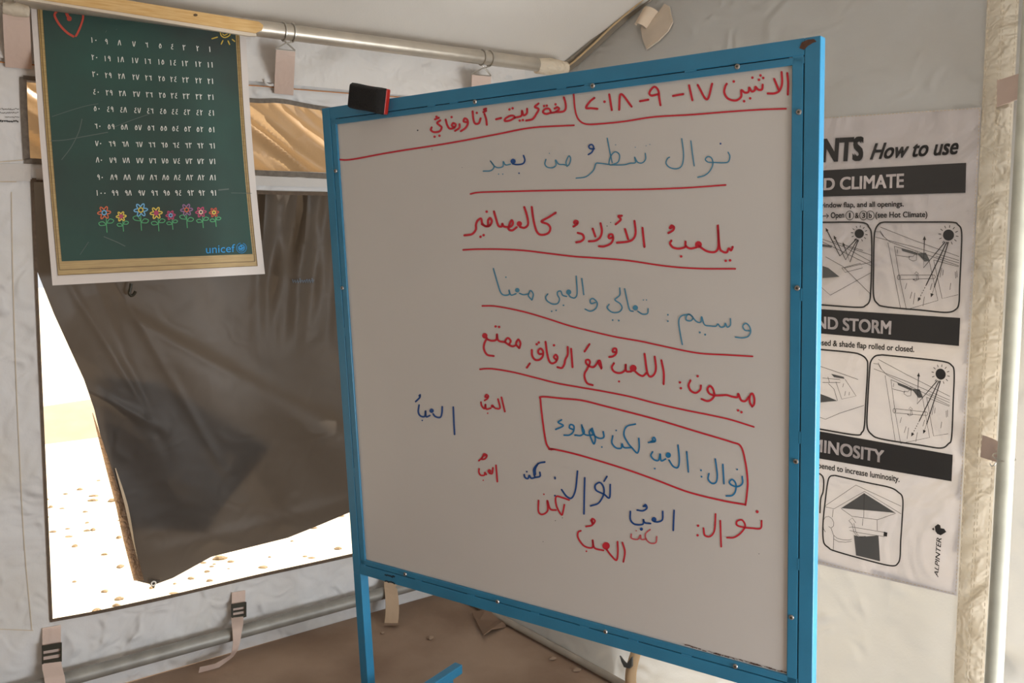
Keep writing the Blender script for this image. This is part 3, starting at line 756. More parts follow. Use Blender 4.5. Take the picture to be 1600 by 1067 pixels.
def tent_art(mb, mg, mp):
    for pts in ([(390, 588), (560, 655), (800, 742)], [(365, 640), (560, 690), (800, 762)], [(362, 612), (388, 612), (405, 635), (440, 665), (800, 790)], [(388, 605), (410, 640)], [(430, 668), (465, 850), (495, 1008)],
                [(463, 688), (490, 850), (525, 1012)], [(463, 688), (560, 715), (645, 765), (690, 970), (525, 1018)], [(495, 838), (672, 838)], [(495, 860), (672, 856)], [(672, 838), (678, 847), (672, 856)],
                [(668, 760), (712, 960), (795, 940)], [(668, 760), (798, 795)], [(680, 740), (800, 775)], [(473, 735), (545, 745)], [(480, 705), (478, 725)], [(710, 800), (700, 850)], [(718, 810), (715, 840)], [(780, 820), (783, 855)], [(788, 815), (790, 850)], [(757, 880), (752, 915)],
                [(528, 880), (520, 910)], [(555, 925), (545, 960)], [(660, 880), (650, 915)], [(620, 950), (612, 1000)], [(570, 930), (562, 990)]):
        ink(mb, mp, pts, 2.3, False, False)
    for pts in ([(540, 740), (560, 742), (572, 728), (565, 722), (578, 712), (588, 726), (580, 728), (578, 760), (560, 765), (540, 755)], [(560, 860), (580, 862), (578, 832), (568, 832), (577, 820), (590, 832), (584, 834), (590, 860), (572, 868)]):
        ink(mb, mp, pts + pts[:1], 2.3, False, False)
    ink(mb, mp, [(487 + 8 * math.cos(a), 849 + 12 * math.sin(a)) for a in [k * math.pi / 6 for k in range(13)]], 2.5, False, False)
    fill(mg, mp, [(583, 724), (628, 722), (648, 762), (622, 768)]); fill(mg, mp, [(500, 700), (583, 722), (583, 735), (505, 712)])
def sun_arrows(mb, mp):
    sunpic(mb, mp, 745, 630, 29)
    arrow(mb, mp, [(728, 665), (615, 800), (620, 645)], 5.5)
    arrow(mb, mp, [(737, 665), (630, 888)], 5.5, 0.1); arrow(mb, mp, [(745, 665), (672, 900)], 5.5, 0.1)
    for (x0, y0, x1, y1) in ((630, 888, 590, 966), (672, 900, 657, 944)):
        for k in range(6):
            a = k / 6; b = a + .09; ink(mb, mp, [(x0 + (x1 - x0) * a, y0 + (y1 - y0) * a), (x0 + (x1 - x0) * b, y0 + (y1 - y0) * b)], 3.5, False, False)
        d = V((x1 - x0, y1 - y0)).normalized(); arrow(mb, mp, [(x1 - d.x * 4, y1 - d.y * 4), (x1, y1)], 3, 11)
def aff(mp): return lambda x, y: mp(400 + (x - 410) * .914 - (y - 562) * .0207, 252 + (x - 410) * .1 + (y - 562) * .985)
M2 = aff(S6)
for mp, box, art in ((S5, BX1, S5), (S6, BX2, M2)):
    mb = MB(); mg = MB(); ink(mb, mp, box, 8, True, False); tent_art(mb, mg, art); sun_arrows(mb, art)
    pc = mb.build('pictogram', I_blk, ins); mg.build('shaded_flap', I_gry, pc)
mb = MB(); mg = MB(); ink(mb, S5, BX1l, 8, True, False); sunpic(mb, S5, 281, 622, 24)
for p in ([(268, 648), (180, 738), (110, 600)], [(272, 652), (210, 758), (152, 640)], [(276, 654), (232, 770), (198, 676)]): arrow(mb, S5, p, 5.5, 10)
for p in ([(60, 640), (200, 690), (345, 770)], [(60, 650), (345, 790)], [(105, 742), (195, 792), (340, 937)], [(60, 880), (130, 942), (340, 826)], [(190, 800), (288, 776), (298, 800), (207, 823), (190, 800)], [(205, 800), (345, 770)], [(140, 660), (300, 710)], [(215, 690), (345, 735)]): ink(mb, S5, p, 2.3, False, False)
fill(mg, S5, [(90, 790), (120, 800), (178, 846), (90, 852)]); fill(mg, S5, [(60, 672), (140, 684), (136, 695), (60, 686)])
pc = mb.build('pictogram', I_blk, ins); mg.build('shaded_flap', I_gry, pc)
mb = MB(); mg = MB(); ink(mb, S6, BX2l, 8, True, False)
for p in ([(60, 305), (140, 332), (275, 380)], [(90, 372), (180, 380), (182, 396), (90, 395)], [(160, 392), (190, 482), (265, 466), (207, 378)], [(120, 400), (150, 430), (168, 490)], [(60, 570), (105, 587), (180, 555), (305, 515)], [(118, 366), (126, 395)], [(200, 400), (195, 420)], [(210, 440), (205, 465)], [(230, 445), (228, 462)]): ink(mb, S6, p, 2.3, False, False)
fill(mg, S6, [(80, 455), (120, 470), (168, 491), (80, 499)]); fill(mg, S6, [(135, 350), (200, 366), (205, 377), (150, 368)])
pc = mb.build('pictogram', I_blk, ins); mg.build('shaded_flap', I_gry, pc)
mb = MB(); mg = MB(); ink(mb, S7, BX3, 9, True, False); ink(mb, S7, [(60, 160), (100, 172), (118, 205), (115, 280), (100, 330), (95, 420)], 9, True, False)
for p in ([(125, 375), (325, 240), (615, 376)], [(125, 378), (185, 392), (380, 280), (615, 425)], [(230, 390), (300, 440), (465, 462), (580, 421)], [(180, 396), (174, 446)], [(370, 455), (367, 500)], [(460, 462), (462, 532)], [(378, 292), (376, 450)],
          [(280, 512), (300, 508), (520, 545)], [(285, 530), (345, 545), (510, 570)], [(340, 573), (312, 540), (302, 492), (280, 468), (302, 450), (325, 482), (312, 484), (325, 540), (345, 568), (388, 568), (365, 575), (340, 573)],
          [(118, 520), (116, 470), (128, 446), (150, 440), (172, 455), (184, 480), (182, 502), (166, 515), (150, 505)], [(166, 515), (182, 560), (205, 580), (240, 590), (280, 592), (298, 586)], [(183, 585), (215, 603), (260, 606), (298, 600)], [(184, 560), (180, 660)], [(118, 520), (130, 540)]):
    ink(mb, S7, p, 2.6, False, False)
fill(mb, S7, [(505, 538), (527, 545), (524, 570), (502, 566)])
fill(mg, S7, [(230, 388), (378, 292), (580, 419), (470, 408)]); fill(mg, S7, [(312, 560), (345, 570), (380, 570), (470, 562), (480, 728), (326, 690)])
pc = mb.build('pictogram', I_blk, ins); mg.build('mesh_shading', I_gry, pc)
# maker's mark, reading upwards
mb = MB(); lettering(mb, S7, 'ALPINTER', ((826, 822), (842, 574), (874, 580), (852, 832)), '', .012, .2)
fill(mb, S7, [(830, 505), (850, 490), (866, 498), (868, 516), (890, 520), (904, 540), (888, 550), (868, 562), (845, 552), (834, 535)]); fill(mb, S7, [(812, 520), (824, 512), (828, 530), (818, 528)])
mb.build('printed_logo', I_blk, ins)
mb = MB(); ed = lambda x, y: bw(x, y, .0075)
stitch(mb, ed, 1290, 186, 1533, 171, 42); stitch(mb, ed, 1532, 172, 1495, 926, 120); stitch(mb, ed, 1280, 878, 1494, 928, 36)
mb.build('stitching', M_thread, ins)

# ------------------------------------------------------------------ number chart hanging from the eave pole
CE = .052
def ch(x, y, off=0.0):
    b = (y - 10) / 430; bow = .010 * math.sin(math.pi * min(1, max(0, b))) - .012 * max(0, (x - 300) / 110) ** 2 * max(0, b)
    return lw(x, y, CE + bow + off)
chart = thing('number_chart', 'dark green chalkboard-style number chart with a white border hanging on the left wall', 'poster', lw(230, 30, CE))
TLc, TRc, BRc, BLc = V((47, -6)), V((383.5, 40)), V((414, 428)), V((82, 446))
def chq(a, b, i=0.0):
    p = (TLc * (1 - a) + TRc * a) * (1 - b) + (BLc * (1 - a) + BRc * a) * b
    bow = V((-3.0, 0)) * math.sin(math.pi * b) * (1 - a) * .6 + V((-3.5, 0)) * math.sin(math.pi * b) * a
    return p + bow
MB().grid(lambda a, b: ch(*chq(a, b)), 24, 30).build('sheet', mat('chart paper', (.66, .60, .56), .55), chart, smooth=True)
def inset(l, r, t, b):
    return lambda u, v: chq(l + (1 - l - r) * u, t + (1 - t - b) * v)
f_out = inset(.030, .030, .0, .033); f_in = inset(.054, .048, .0, .082)
M_green = mat('printed chalkboard', (.044, .052, .047), .6, col2=(.042, .098, .080), nscale=2.2, spec=.15)
MB().grid(lambda a, b: ch(*f_out(a, b), .0012), 24, 30).build('printed_frame', mat('printed yellow wood', (.46, .32, .12), .5, col2=(.36, .23, .08), nscale=9, stretch=(2, 2, 30)), chart, smooth=True)
MB().grid(lambda a, b: ch(*f_in(a, b), .0024), 24, 30).build('printed_chalkboard', M_green, chart, smooth=True)
C3 = lambda x, y: ch(x, y, .0038)
# dark lines of the printed moulding
mb = MB()
for ins_, w_ in ((inset(.040, .040, 0, .052), 1.0), (inset(.031, .031, 0, .034), .8)):
    for a0, b0_, a1, b1_ in ((0, 0, 0, 1), (0, 1, 1, 1), (1, 1, 1, 0)):
        pts = [ins_(a0 + (a1 - a0) * k / 12, b0_ + (b1_ - b0_) * k / 12) for k in range(13)]
        ink(mb, lambda x, y: ch(x, y, .0030), [tuple(p) for p in pts], w_, False, False)
mb.build('moulding_lines', mat('printed moulding', (.20, .12, .035), .5), chart)
DIG = {'1': [[(.35, 0), (.45, .45), (.5, 1)]], '2': [[(.15, .0), (.35, .4), (.45, 1)], [(.2, .2), (.5, .32), (.85, .12)]],
       '3': [[(.1, 0), (.3, .4), (.4, 1)], [(.15, .2), (.35, .3), (.5, .1), (.65, .28), (.9, .05)]],
       '4': [[(.8, .02), (.35, .15), (.7, .4), (.25, .6), (.3, .9), (.85, .95)]], '5': [[(.45, .1), (.15, .6), (.35, .95), (.75, .85), (.8, .5), (.45, .1)]],
       '6': [[(.1, .1), (.4, .28), (.8, .1)], [(.78, .1), (.72, .5), (.85, 1)]], '7': [[(.05, .05), (.5, .98), (.95, .05)]], '8': [[(.05, .98), (.5, .02), (.95, .98)]],
       '9': [[(.8, .35), (.45, .5), (.2, .3), (.45, .02), (.75, .2), (.85, 1)]], '0': []}
def number(mb, mp, txt, x, y, h, w, pen):
    tot = len(txt) * w + (len(txt) - 1) * w * .25; x0 = x - tot / 2
    for c in txt:
        for stn in DIG[c]: ink(mb, mp, [(x0 + p[0] * w, y - h / 2 + p[1] * h) for p in stn], pen, True, False)
        if c == '0': dot(mb, mp, x0 + w * .5, y + .5, 1.05, 8)
        x0 += w * 1.25
XA = [435, 492, 553, 620, 679, 742, 797, 852, 915, 972]; XB = [468, 532, 593, 655, 715, 771, 825, 882, 934, 990]
YL = [185, 265, 343, 425, 502, 583, 663, 740, 820, 893]; YR = [228, 300, 376, 450, 523, 600, 675, 747, 822, 893]
kk = 2.963
for r in range(10):
    mb = MB()
    for c in range(10):
        n = 10 * (r + 1) - c; f = r / 9
        x = (XA[c] * (1 - f) + XB[c] * f) / kk; y = (YL[r] + (YR[r] - YL[r]) * ((c / 9) ** .8)) / kk
        number(mb, C3, str(n), x, y, 8.4, 4.7, 1.25)
    mb.build('number_row', mat('chalk white print', (.72, .72, .67), .6), chart)
mb = MB(); hk_ = lambda x, y: C3(x / 6.667, y / 6.667)
ink(mb, hk_, [(700, 125), (650, 110), (600, 115), (570, 150), (585, 200), (630, 270), (700, 340), (765, 380)], 24); ink(mb, hk_, [(862, 120), (865, 190), (840, 270), (810, 340), (790, 375)], 22)
ink(mb, hk_, [(690, 130), (705, 165), (730, 205)], 30); dot(mb, hk_, 722, 195, 26)
mb.build('printed_heart', mat('red chalk print', (.50, .062, .035), .6), chart)
mb = MB(); sn = lambda x, y: C3(200 + x / 7.273, y / 7.273)
ink(mb, sn, [(1050, 370), (1060, 405), (1090, 425), (1125, 420), (1155, 400), (1160, 380)], 13); ink(mb, sn, [(1075, 385), (1095, 400), (1130, 385)], 12)
for p in ([(955, 440), (1015, 422)], [(1060, 500), (1078, 462)], [(1155, 505), (1137, 465)], [(1212, 470), (1185, 448)]): ink(mb, sn, p, 14)
mb.build('printed_sun', mat('yellow chalk print', (.58, .40, .06), .6), chart)
FLW = [(228, 172, 50, 'orange', 'blue', 0), (370, 203, 38, 'yellow', 'crimson', 0), (533, 150, 52, 'blue', 'yellow', 1), (662, 175, 46, 'yellow', 'crimson', 0), (782, 194, 36, 'crimson', 'blue', 0), (915, 148, 46, 'purple', 'orange', 1), (1034, 167, 40, 'crimson', 'cream', 0), (1143, 170, 36, 'red', 'yellow', 0)]
CH = {'orange': (.58, .13, .05), 'blue': (.16, .42, .68), 'yellow': (.68, .52, .08), 'crimson': (.42, .05, .13), 'purple': (.27, .13, .27), 'cream': (.68, .52, .38), 'red': (.42, .06, .03), 'green': (.08, .36, .15)}
fm = lambda x, y: C3(120 + x / 5.333, 300 + y / 5.333)
for x, y, R_, pc_, cc_, lf in FLW:
    stem_h = 165 * R_ / 50 if R_ > 40 else 125
    mb = MB(); P_ = []
    for k in range(61):
        a = 2 * math.pi * k / 60; P_.append((x + R_ * (.82 + .28 * math.cos(6 * a + .5)) * math.cos(a), y + R_ * (.82 + .28 * math.cos(6 * a + .5)) * math.sin(a)))
    ink(mb, fm, P_, 9.5, False, False)
    fo = mb.build('printed_flower', mat('chalk ' + pc_, CH[pc_], .6), chart)
    mb = MB(); ink(mb, fm, [(x + R_ * .36 * math.cos(2 * math.pi * k / 14), y + R_ * .36 * math.sin(2 * math.pi * k / 14)) for k in range(15)], 9.5, False, False)
    if cc_ == 'crimson': dot(mb, fm, x, y, R_ * .3)
    mb.build('flower_centre', mat('chalk ' + cc_, CH[cc_], .6), fo)
    mb = MB(); xs, ys, ye = x + R_ * .35, y + R_ * .95, y + R_ * .95 + R_ * 2.3
    if lf: xs = x
    ink(mb, fm, [(xs, ys), (xs + 2, (ys + ye) / 2), (xs + 6, ye)], 7)
    yb_ = ys + R_ * .95; g_ = R_ * 1.25
    up = (1, -1) if not lf else (-1, 1)
    for sgn, dy in ((1, -.45 if not lf else -.1), (-1, .0 if not lf else -.55)):
        ink(mb, fm, [(xs + 3, yb_ + (6 if dy > -.2 else -8)), (xs + sgn * g_ * .45, yb_ + R_ * (dy - .38)), (xs + sgn * g_ * .98, yb_ + R_ * (dy - .18)), (xs + sgn * g_ * .75, yb_ + R_ * (dy + .25)), (xs + 3, yb_ + (6 if dy > -.2 else -8))], 7)
    mb.build('flower_stem', mat('chalk green', CH['green'], .6), fo)
mb = MB(); lettering(mb, fm, 'unicef', ((1075, 444), (1318, 434), (1318, 500), (1078, 512)), '', 0)
cx_, cy_ = 1372, 466
dot(mb, fm, cx_, cy_, 30, 18); rnd = random.Random(2)
for r_ in (39,):
    for k in range(26):
        a = math.pi * (.62 + 1.76 * k / 25) + math.pi * .0
        a = -math.pi / 2 + .35 + (2 * math.pi - .7) * k / 25
        ink(mb, fm, [(cx_ + r_ * math.cos(a), cy_ + r_ * math.sin(a)), (cx_ + (r_ + 5) * math.cos(a + .12), cy_ + (r_ + 5) * math.sin(a + .12))], 5, False, False)
lg = mb.build('printed_logo', mat('cyan print', (.01, .27, .62), .6), chart)
mb = MB(); C4 = lambda x, y: ch(120 + x / 5.333, 300 + y / 5.333, .0046)
dot(mb, C4, 1364, 462, 7); dot(mb, C4, 1381, 455, 6); ink(mb, C4, [(1358, 480), (1372, 486), (1388, 470)], 4); ink(mb, C4, [(1350, 448), (1360, 442)], 4)
ink(mb, C4, [(cx_ + 24 * math.cos(.2 * k), cy_ + 24 * math.sin(.2 * k)) for k in range(32)], 2.5, False, False)
mb.build('emblem_detail', M_green, lg)
# scuffs on the print
mb = MB(); sf = lambda x, y: ch(x / 2.963, y / 2.963, .0034)
for p, w_ in (([(240, 540), (330, 510), (400, 490), (455, 480)], 3), ([(380, 550), (365, 610), (330, 680), (285, 740)], 4), ([(235, 652), (300, 648), (400, 630), (500, 612)], 4), ([(500, 600), (600, 560), (700, 525)], 3), ([(480, 1095), (540, 1120), (580, 1140)], 4), ([(1010, 880), (1060, 875)], 6), ([(1070, 893), (1165, 895)], 2.5), ([(490, 145), (492, 146)], 10), ([(540, 135), (541, 136)], 9), ([(410, 1120), (370, 1180)], 3)):
    ink(mb, sf, p, w_, True, False)
mb.build('scuffs', mat('pale scuff', (.10, .125, .11), .7), chart)

# ------------------------------------------------------------------ whiteboard on its blue stand
wbd = thing('whiteboard', 'white writing board covered in red and blue Arabic handwriting in a sky blue metal stand', 'whiteboard', bp(0, -BHT / 2 - .5, 0))
hw, hh = BWD / 2, BHT / 2
aL = -sum(-ab(x, y, .006)[0] for x, y in ((503.5, 200), (530, 600), (553, 868))) / 3
aR = sum(ab(x, y, .006)[0] for x, y in ((1279, 80), (1277, 500), (1272, 1020))) / 3
bT = sum(ab(x, y, .006)[1] for x, y in ((510, 168), (700, 140), (1270, 58))) / 3
bB = sum(ab(x, y, .006)[1] for x, y in ((618, 912), (800, 966), (1000, 1024.7))) / 3
print('FRAME', aL, aR, bT, bB, hw, hh)
panel = MB().box(bp(0, 0, -.003), (BU, BV, BF), (hw + .01, hh + .01, .003)).build('panel', M_white, wbd)
AX = (BU, BV, BF)
def bar(mbx, a0, a1, b0, b1, c0, c1): mbx.box(bp((a0 + a1) / 2, (b0 + b1) / 2, (c0 + c1) / 2), AX, (abs(a1 - a0) / 2, abs(b1 - b0) / 2, abs(c1 - c0) / 2))
TB = .029; DB, DF = -.024, .006
zleg = lambda a: -((bp(a, 0).z) / BV.z)
def rail(name, o0, o1, i0, i1, horizontal, lo, hi, tabs):
    """outer tube o0..o1, inner strip i0..i1, running from lo to hi; a narrow gap between them bridged by welds"""
    mb = MB()
    def B(p0, p1, q0, q1, c0, c1):
        if horizontal: bar(mb, q0, q1, p0, p1, c0, c1)
        else: bar(mb, p0, p1, q0, q1, c0, c1)
    B(o0, o1, lo, hi, DB, DF); B(i0, i1, lo, hi, -.004, DF - .0006)
    o = mb.build(name, M_blue, wbd, bevel=.0018)
    mb = MB(); g0, g1 = sorted((o1, i0)) if abs(o1 - i0) < abs(o0 - i1) else sorted((o0, i1))
    def G(p0, p1, q0, q1, c0, c1):
        if horizontal: bar(mb, q0, q1, p0, p1, c0, c1)
        else: bar(mb, p0, p1, q0, q1, c0, c1)
    G(g0 - .0005, g1 + .0005, lo + .03, hi - .03, -.004, DF - .0035); mb.build('groove', M_groove, o)
    mb = MB()
    for t in tabs: G(g0 - .001, g1 + .001, t - .012, t + .012, -.004, DF - .0002)
    mb.build('weld', M_blue, o)
    return o
gp = .0016
lx1 = aL + TB; rx0 = aR - TB; ty0 = bT - TB * 1.05; by1 = bB + TB * 1.05
stl = rail('stile', aL, lx1, lx1 + gp, -hw + .0, False, bB, bT, (-.35, .05, .42))
strr = rail('stile', rx0, aR, hw - .0, rx0 - gp, False, bB, bT, (-.36, -.1, .18, .35))
trl = rail('top_rail', ty0, bT, hh, ty0 - gp, True, lx1, rx0, (-.43, -.27, -.20, .1, .17, .40))
brl = rail('bottom_rail', bB, by1, by1 + gp, -hh, True, lx1, rx0, (-.40, -.22, -.02, .12, .25, .38))
# screws
def screw(a, b, par):
    mb = MB(); c = bp(a, b, DF)
    mb.add([c + (BU * math.cos(t) + BV * math.sin(t)) * .0055 for t in [k * math.pi / 6 for k in range(12)]] + [c + BF * .0025 + (BU * math.cos(t) + BV * math.sin(t)) * .004 for t in [k * math.pi / 6 for k in range(12)]],
           [(k, (k + 1) % 12, 12 + (k + 1) % 12, 12 + k) for k in range(12)] + [tuple(range(12, 24))])
    s = mb.build('screw', M_screw, par)
    m2 = MB(); m2.box(c + BF * .0026, AX, (.0024, .0007, .0003)); m2.box(c + BF * .0026, AX, (.0007, .0024, .0003)); m2.build('slot', M_black, s)
for (x, y), par in (((742, 159), trl), ((926, 134), trl), ((1152, 104), trl), ((633, 897), brl), ((777.5, 940), brl), ((946, 987), brl), ((1149, 1041), brl),
                    ((1248, 175), strr), ((1245.5, 450), strr), ((1243.5, 721), strr), ((1236.5, 964.5), strr), ((524.5, 267), stl), ((535, 450), stl)):
    a, b = ab(x, y, DF); screw(a, b, par)
# rust at the top right corner and along the panel's lower edge
mb = MB(); rc = lambda x, y: bm_px(x, y, DF + .0008)
fill(mb, rc, [(1249, 75), (1253, 66), (1262, 62), (1272, 61), (1276, 65), (1270, 67), (1262, 72), (1256, 78)])
mb.build('rust_patch', M_rust, strr)
mb = MB(); rnd = random.Random(9); rl = lambda x, y: bm_px(x, y, .0012)
for k in range(46):
    t = rnd.random() ** .6; x = 1060 + 166 * t; y = 874 + (1053.6 - 874) * (x - 572.6) / 656.7 - 1.5
    l = rnd.uniform(3, 9); ink(mb, rl, [(x, y - rnd.uniform(0, 2)), (x + l, y + l * .27 - rnd.uniform(0, 2))], rnd.uniform(.6, 1.5), False, False)
mb.build('rust_streak', M_rust, panel)
# dark scrape on the bottom rail, pencil mark on the top rail
mb = MB()
for yy in (899, 908.5):
    for k in range(5):
        x = 601 + k * 3; ink(mb, lambda x, y: bm_px(x, y, DF + .0007), [(x, yy + k * .6 - 1 + rnd.uniform(-1, 1)), (x + 4, yy + k * .8 + rnd.uniform(-1, 1))], 2.2, False, False)
mb.build('scrape', M_groove, brl)
# legs and feet
FB = .055
def leg(a0, a1):
    bz = zleg((a0 + a1) / 2)
    mb = MB(); bar(mb, a0, a1, bz + .026, bB + .001, DB, DF); return mb.build('leg', M_blue, wbd, bevel=.0018)
leg(aL, lx1); leg(rx0, aR)
# foot bars run back and forward under each leg
def px_of(p):
    q = p - CAM; return 800 + F * q.dot(RT) / q.dot(FW), 533.5 - F * q.dot(UP) / q.dot(FW)
nb = V((BF.x, BF.y, 0)).normalized(); ub = V((BU.x, BU.y, 0)).normalized()
E0 = on_floor(717, 1036, .085)                      # far end of the left foot, its top face
base = {}
for k, (a0, a1) in enumerate(((aL, lx1), (rx0, aR))):
    am = (a0 + a1) / 2; base[k] = bp(am, zleg(am), (DB + DF) / 2); base[k].z = 0
off = E0 - base[0]; ou = off.dot(ub); on = off.dot(nb)
print('FOOT', ou, on)
for k in (0, 1):
    e = base[k] + ub * (ou if k == 0 else -ou) + nb * on; L = .62
    c = e + nb * (L / 2); c.z = .0705
    ft = MB().box(c, (ub, nb, (0, 0, 1)), (.0145, L / 2, .0145)).build('foot', M_blue, wbd, bevel=.003)
    for q in (.05, L - .05):
        p = e + nb * q; p.z = .0285
        MB().box(p, (ub, nb, (0, 0, 1)), (.0095, .0125, .0275)).build('foot_pad', M_blue, ft, bevel=.0015)
    # short tube tying the leg to its foot
    a = base[k] + V((0, 0, .013)); q = base[k] + ub * (ou if k == 0 else -ou) + V((0, 0, .013))
    MB().box((a + q) / 2, (ub, nb, (0, 0, 1)), (abs(ou) / 2, .012, .0125)).build('foot_link', M_blue, ft, bevel=.002)

# ---- handwriting, stroke by stroke
W3 = lambda x, y: bm_px(x, y, .0009)
A_ = rel(620, 90, 5.0, W3); B_ = rel(880, 90, 4.2105, W3); C_ = rel(700, 290, 5.081, W3); D_ = rel(920, 300, 4.1036, W3)
E_ = rel(720, 480, 5.929, W3); F_ = rel(920, 500, 5.3357, W3); G_ = rel(620, 590, 5.614, W3); H_ = rel(800, 610, 3.8095, W3); T_ = rel(400, 0, 2.6667, W3)
KS = {A_: 5.0, B_: 4.2105, C_: 5.081, D_: 4.1036, E_: 5.929, F_: 5.3357, G_: 5.614, H_: 3.8095, T_: 2.6667, W3: 1.0}
def write(name, m, wpx, *groups, label=None):
    """groups: (mapping, strokes, dots); dots may carry a radius in photo pixels"""
    items = []                                    # every stroke and dot with its box on the board
    for mp, strokes, dots in groups:
        k = KS[mp]
        for st in strokes: items.append((mp, k, st, None))
        for d in dots: items.append((mp, k, None, d))
    boxes = []
    for mp, k, st, d in items:
        pts = [ab_of(mp(*p)) for p in (st or [(d[0], d[1])])]
        boxes.append([min(p[0] for p in pts), min(p[1] for p in pts), max(p[0] for p in pts), max(p[1] for p in pts)])
    par = list(range(len(items)))
    def root(i):
        while par[i] != i: i = par[i]
        return i
    for i in range(len(items)):
        for j in range(i):
            A, B = boxes[i], boxes[j]; gp_ = .007 if (items[i][2] and items[j][2]) else .024
            if A[0] - gp_ < B[2] and B[0] - gp_ < A[2] and A[1] - .026 < B[3] and B[1] - .026 < A[3]: par[root(i)] = root(j)
    words = {}
    for i in range(len(items)): words.setdefault(root(i), []).append(items[i])
    if name != 'handwriting': words = {0: items}
    for ws in words.values():
        mb = MB()
        for mp, k, st, d in ws:
            if st: ink(mb, mp, st, wpx * k)
            else: dot(mb, mp, d[0], d[1], (d[2] if len(d) > 2 else wpx * .62) * k)
        o = mb.build(name, m, panel)
        if label: o['label'] = label
    return o
def ab_of(P): q = P - BC; return q.dot(BU), q.dot(BV)
HW = 'handwriting'
write(HW, I_red, 3.2, (A_, [[(1305, 310), (1318, 355), (1320, 395), (1305, 418), (1270, 425), (1240, 425)], [(1232, 398), (1255, 388), (1268, 402), (1240, 425), (1200, 432), (1165, 440), (1142, 425), (1158, 402), (1190, 400), (1205, 428)],
        [(1108, 358), (1078, 385), (1108, 402), (1090, 440), (1060, 480), (1010, 492)], [(1018, 400), (1015, 435), (990, 450), (978, 415), (972, 455), (925, 468)], [(920, 470), (885, 490), (845, 495), (850, 475), (885, 455), (912, 455), (920, 470)],
        [(775, 482), (815, 472)], [(685, 440), (698, 482), (703, 525)], [(698, 398), (680, 405), (698, 415), (676, 426)], [(592, 420), (598, 480), (612, 515), (640, 512), (655, 475)],
        [(545, 505), (522, 498), (530, 475), (550, 485), (555, 515), (535, 550), (500, 575)], [(490, 520), (488, 548), (455, 572)], [(382, 485), (395, 530), (415, 555), (450, 545), (460, 522), (440, 512), (430, 530), (448, 545)],
        [(340, 490), (315, 510), (335, 530), (350, 545), (335, 575), (290, 582), (266, 565), (272, 545)], [(298, 482), (328, 470)]],
        [(1240, 365), (1150, 378), (1172, 375), (960, 492), (985, 488), (880, 405), (905, 396), (625, 432), (428, 465), (310, 462), (295, 618), (333, 610)]), label='red heading word')
write(HW, I_red, 3.4, (B_, [[(1474, 102), (1480, 170), (1478, 243)], [(1437, 95), (1440, 170), (1422, 218), (1390, 235), (1345, 236)], [(1388, 140), (1418, 212)],
        [(1312, 178), (1308, 208), (1285, 212), (1265, 192), (1260, 215), (1240, 222), (1225, 198), (1218, 226), (1195, 230), (1172, 215), (1170, 258), (1135, 282), (1085, 270), (1060, 230), (1066, 190), (1076, 172)],
        [(885, 180), (945, 275), (980, 172)], [(828, 182), (850, 280)], [(722, 252), (790, 240)], [(628, 240), (580, 250), (568, 228), (598, 192), (625, 215), (632, 265), (640, 313)], [(505, 287), (560, 277)],
        [(368, 343), (380, 240), (450, 322)], [(303, 242), (320, 345)], [(205, 265), (175, 290), (150, 330), (185, 333), (225, 337)]],
        [(1298, 117), (1288, 146), (1316, 134), (1245, 132), (1122, 157), (1190, 287), (1230, 268), (272, 290)]), label='red date word')
write('underline', I_red, 2.6, (T_, [[(345, 665), (400, 664), (560, 635), (800, 597), (1000, 560), (1150, 532), (1325, 522)]], []), (B_, [[(68, 232), (78, 340), (100, 405), (150, 437), (250, 435), (400, 420), (600, 390), (850, 375), (1100, 355), (1300, 342), (1466, 336)]], []))
write(HW, I_teal, 1.9, (B_, [[(1085, 622), (1097, 650), (1085, 685), (1050, 692), (1000, 690), (955, 688), (935, 670), (950, 652), (975, 660), (985, 700), (965, 745), (930, 775), (885, 787)], [(840, 548), (850, 630), (862, 712)],
        [(780, 533), (792, 640), (780, 710), (745, 731), (700, 722), (677, 695), (685, 665), (700, 655)], [(540, 630), (542, 668), (520, 692), (490, 688), (470, 655), (475, 690), (440, 695), (400, 705), (330, 706), (302, 700), (312, 650), (342, 620), (370, 640), (362, 685), (320, 706)],
        [(290, 530), (305, 610), (322, 690)], [(302, 703), (240, 695), (215, 698), (198, 742), (150, 783), (85, 793)]], [(545, 580, .7), (570, 572, .7), (474, 590, .8), (345, 574, .8)]),
      (A_, [[(1330, 850), (1322, 815), (1345, 768), (1358, 795), (1340, 842), (1305, 835), (1265, 832), (1240, 800), (1243, 840), (1215, 860), (1175, 855), (1157, 830), (1165, 795)],
        [(890, 832), (850, 838), (832, 812), (828, 850), (790, 860), (760, 845), (732, 808)], [(735, 812), (760, 850), (735, 882), (675, 887)]], [(1192, 748, .8), (795, 910, 1), (828, 910, 1)]), label='thin teal word')
write(HW, I_navy, 2.4, (A_, [[(990, 765), (1000, 800), (985, 828), (940, 836), (905, 830)]], [(908, 810, 4.2), (955, 903, 1.3)]), (B_, [[(205, 600), (175, 598), (170, 580), (188, 572), (200, 590), (190, 620), (165, 638)]], [(1035, 566, 1.5)]), label='dark blue touched-up stroke')
write('underline', I_red, 2.5, (W3, [[(735, 303), (750, 300.5), (800, 299), (900, 297), (999, 296), (1060, 294), (1094, 292), (1134, 289)]], []))
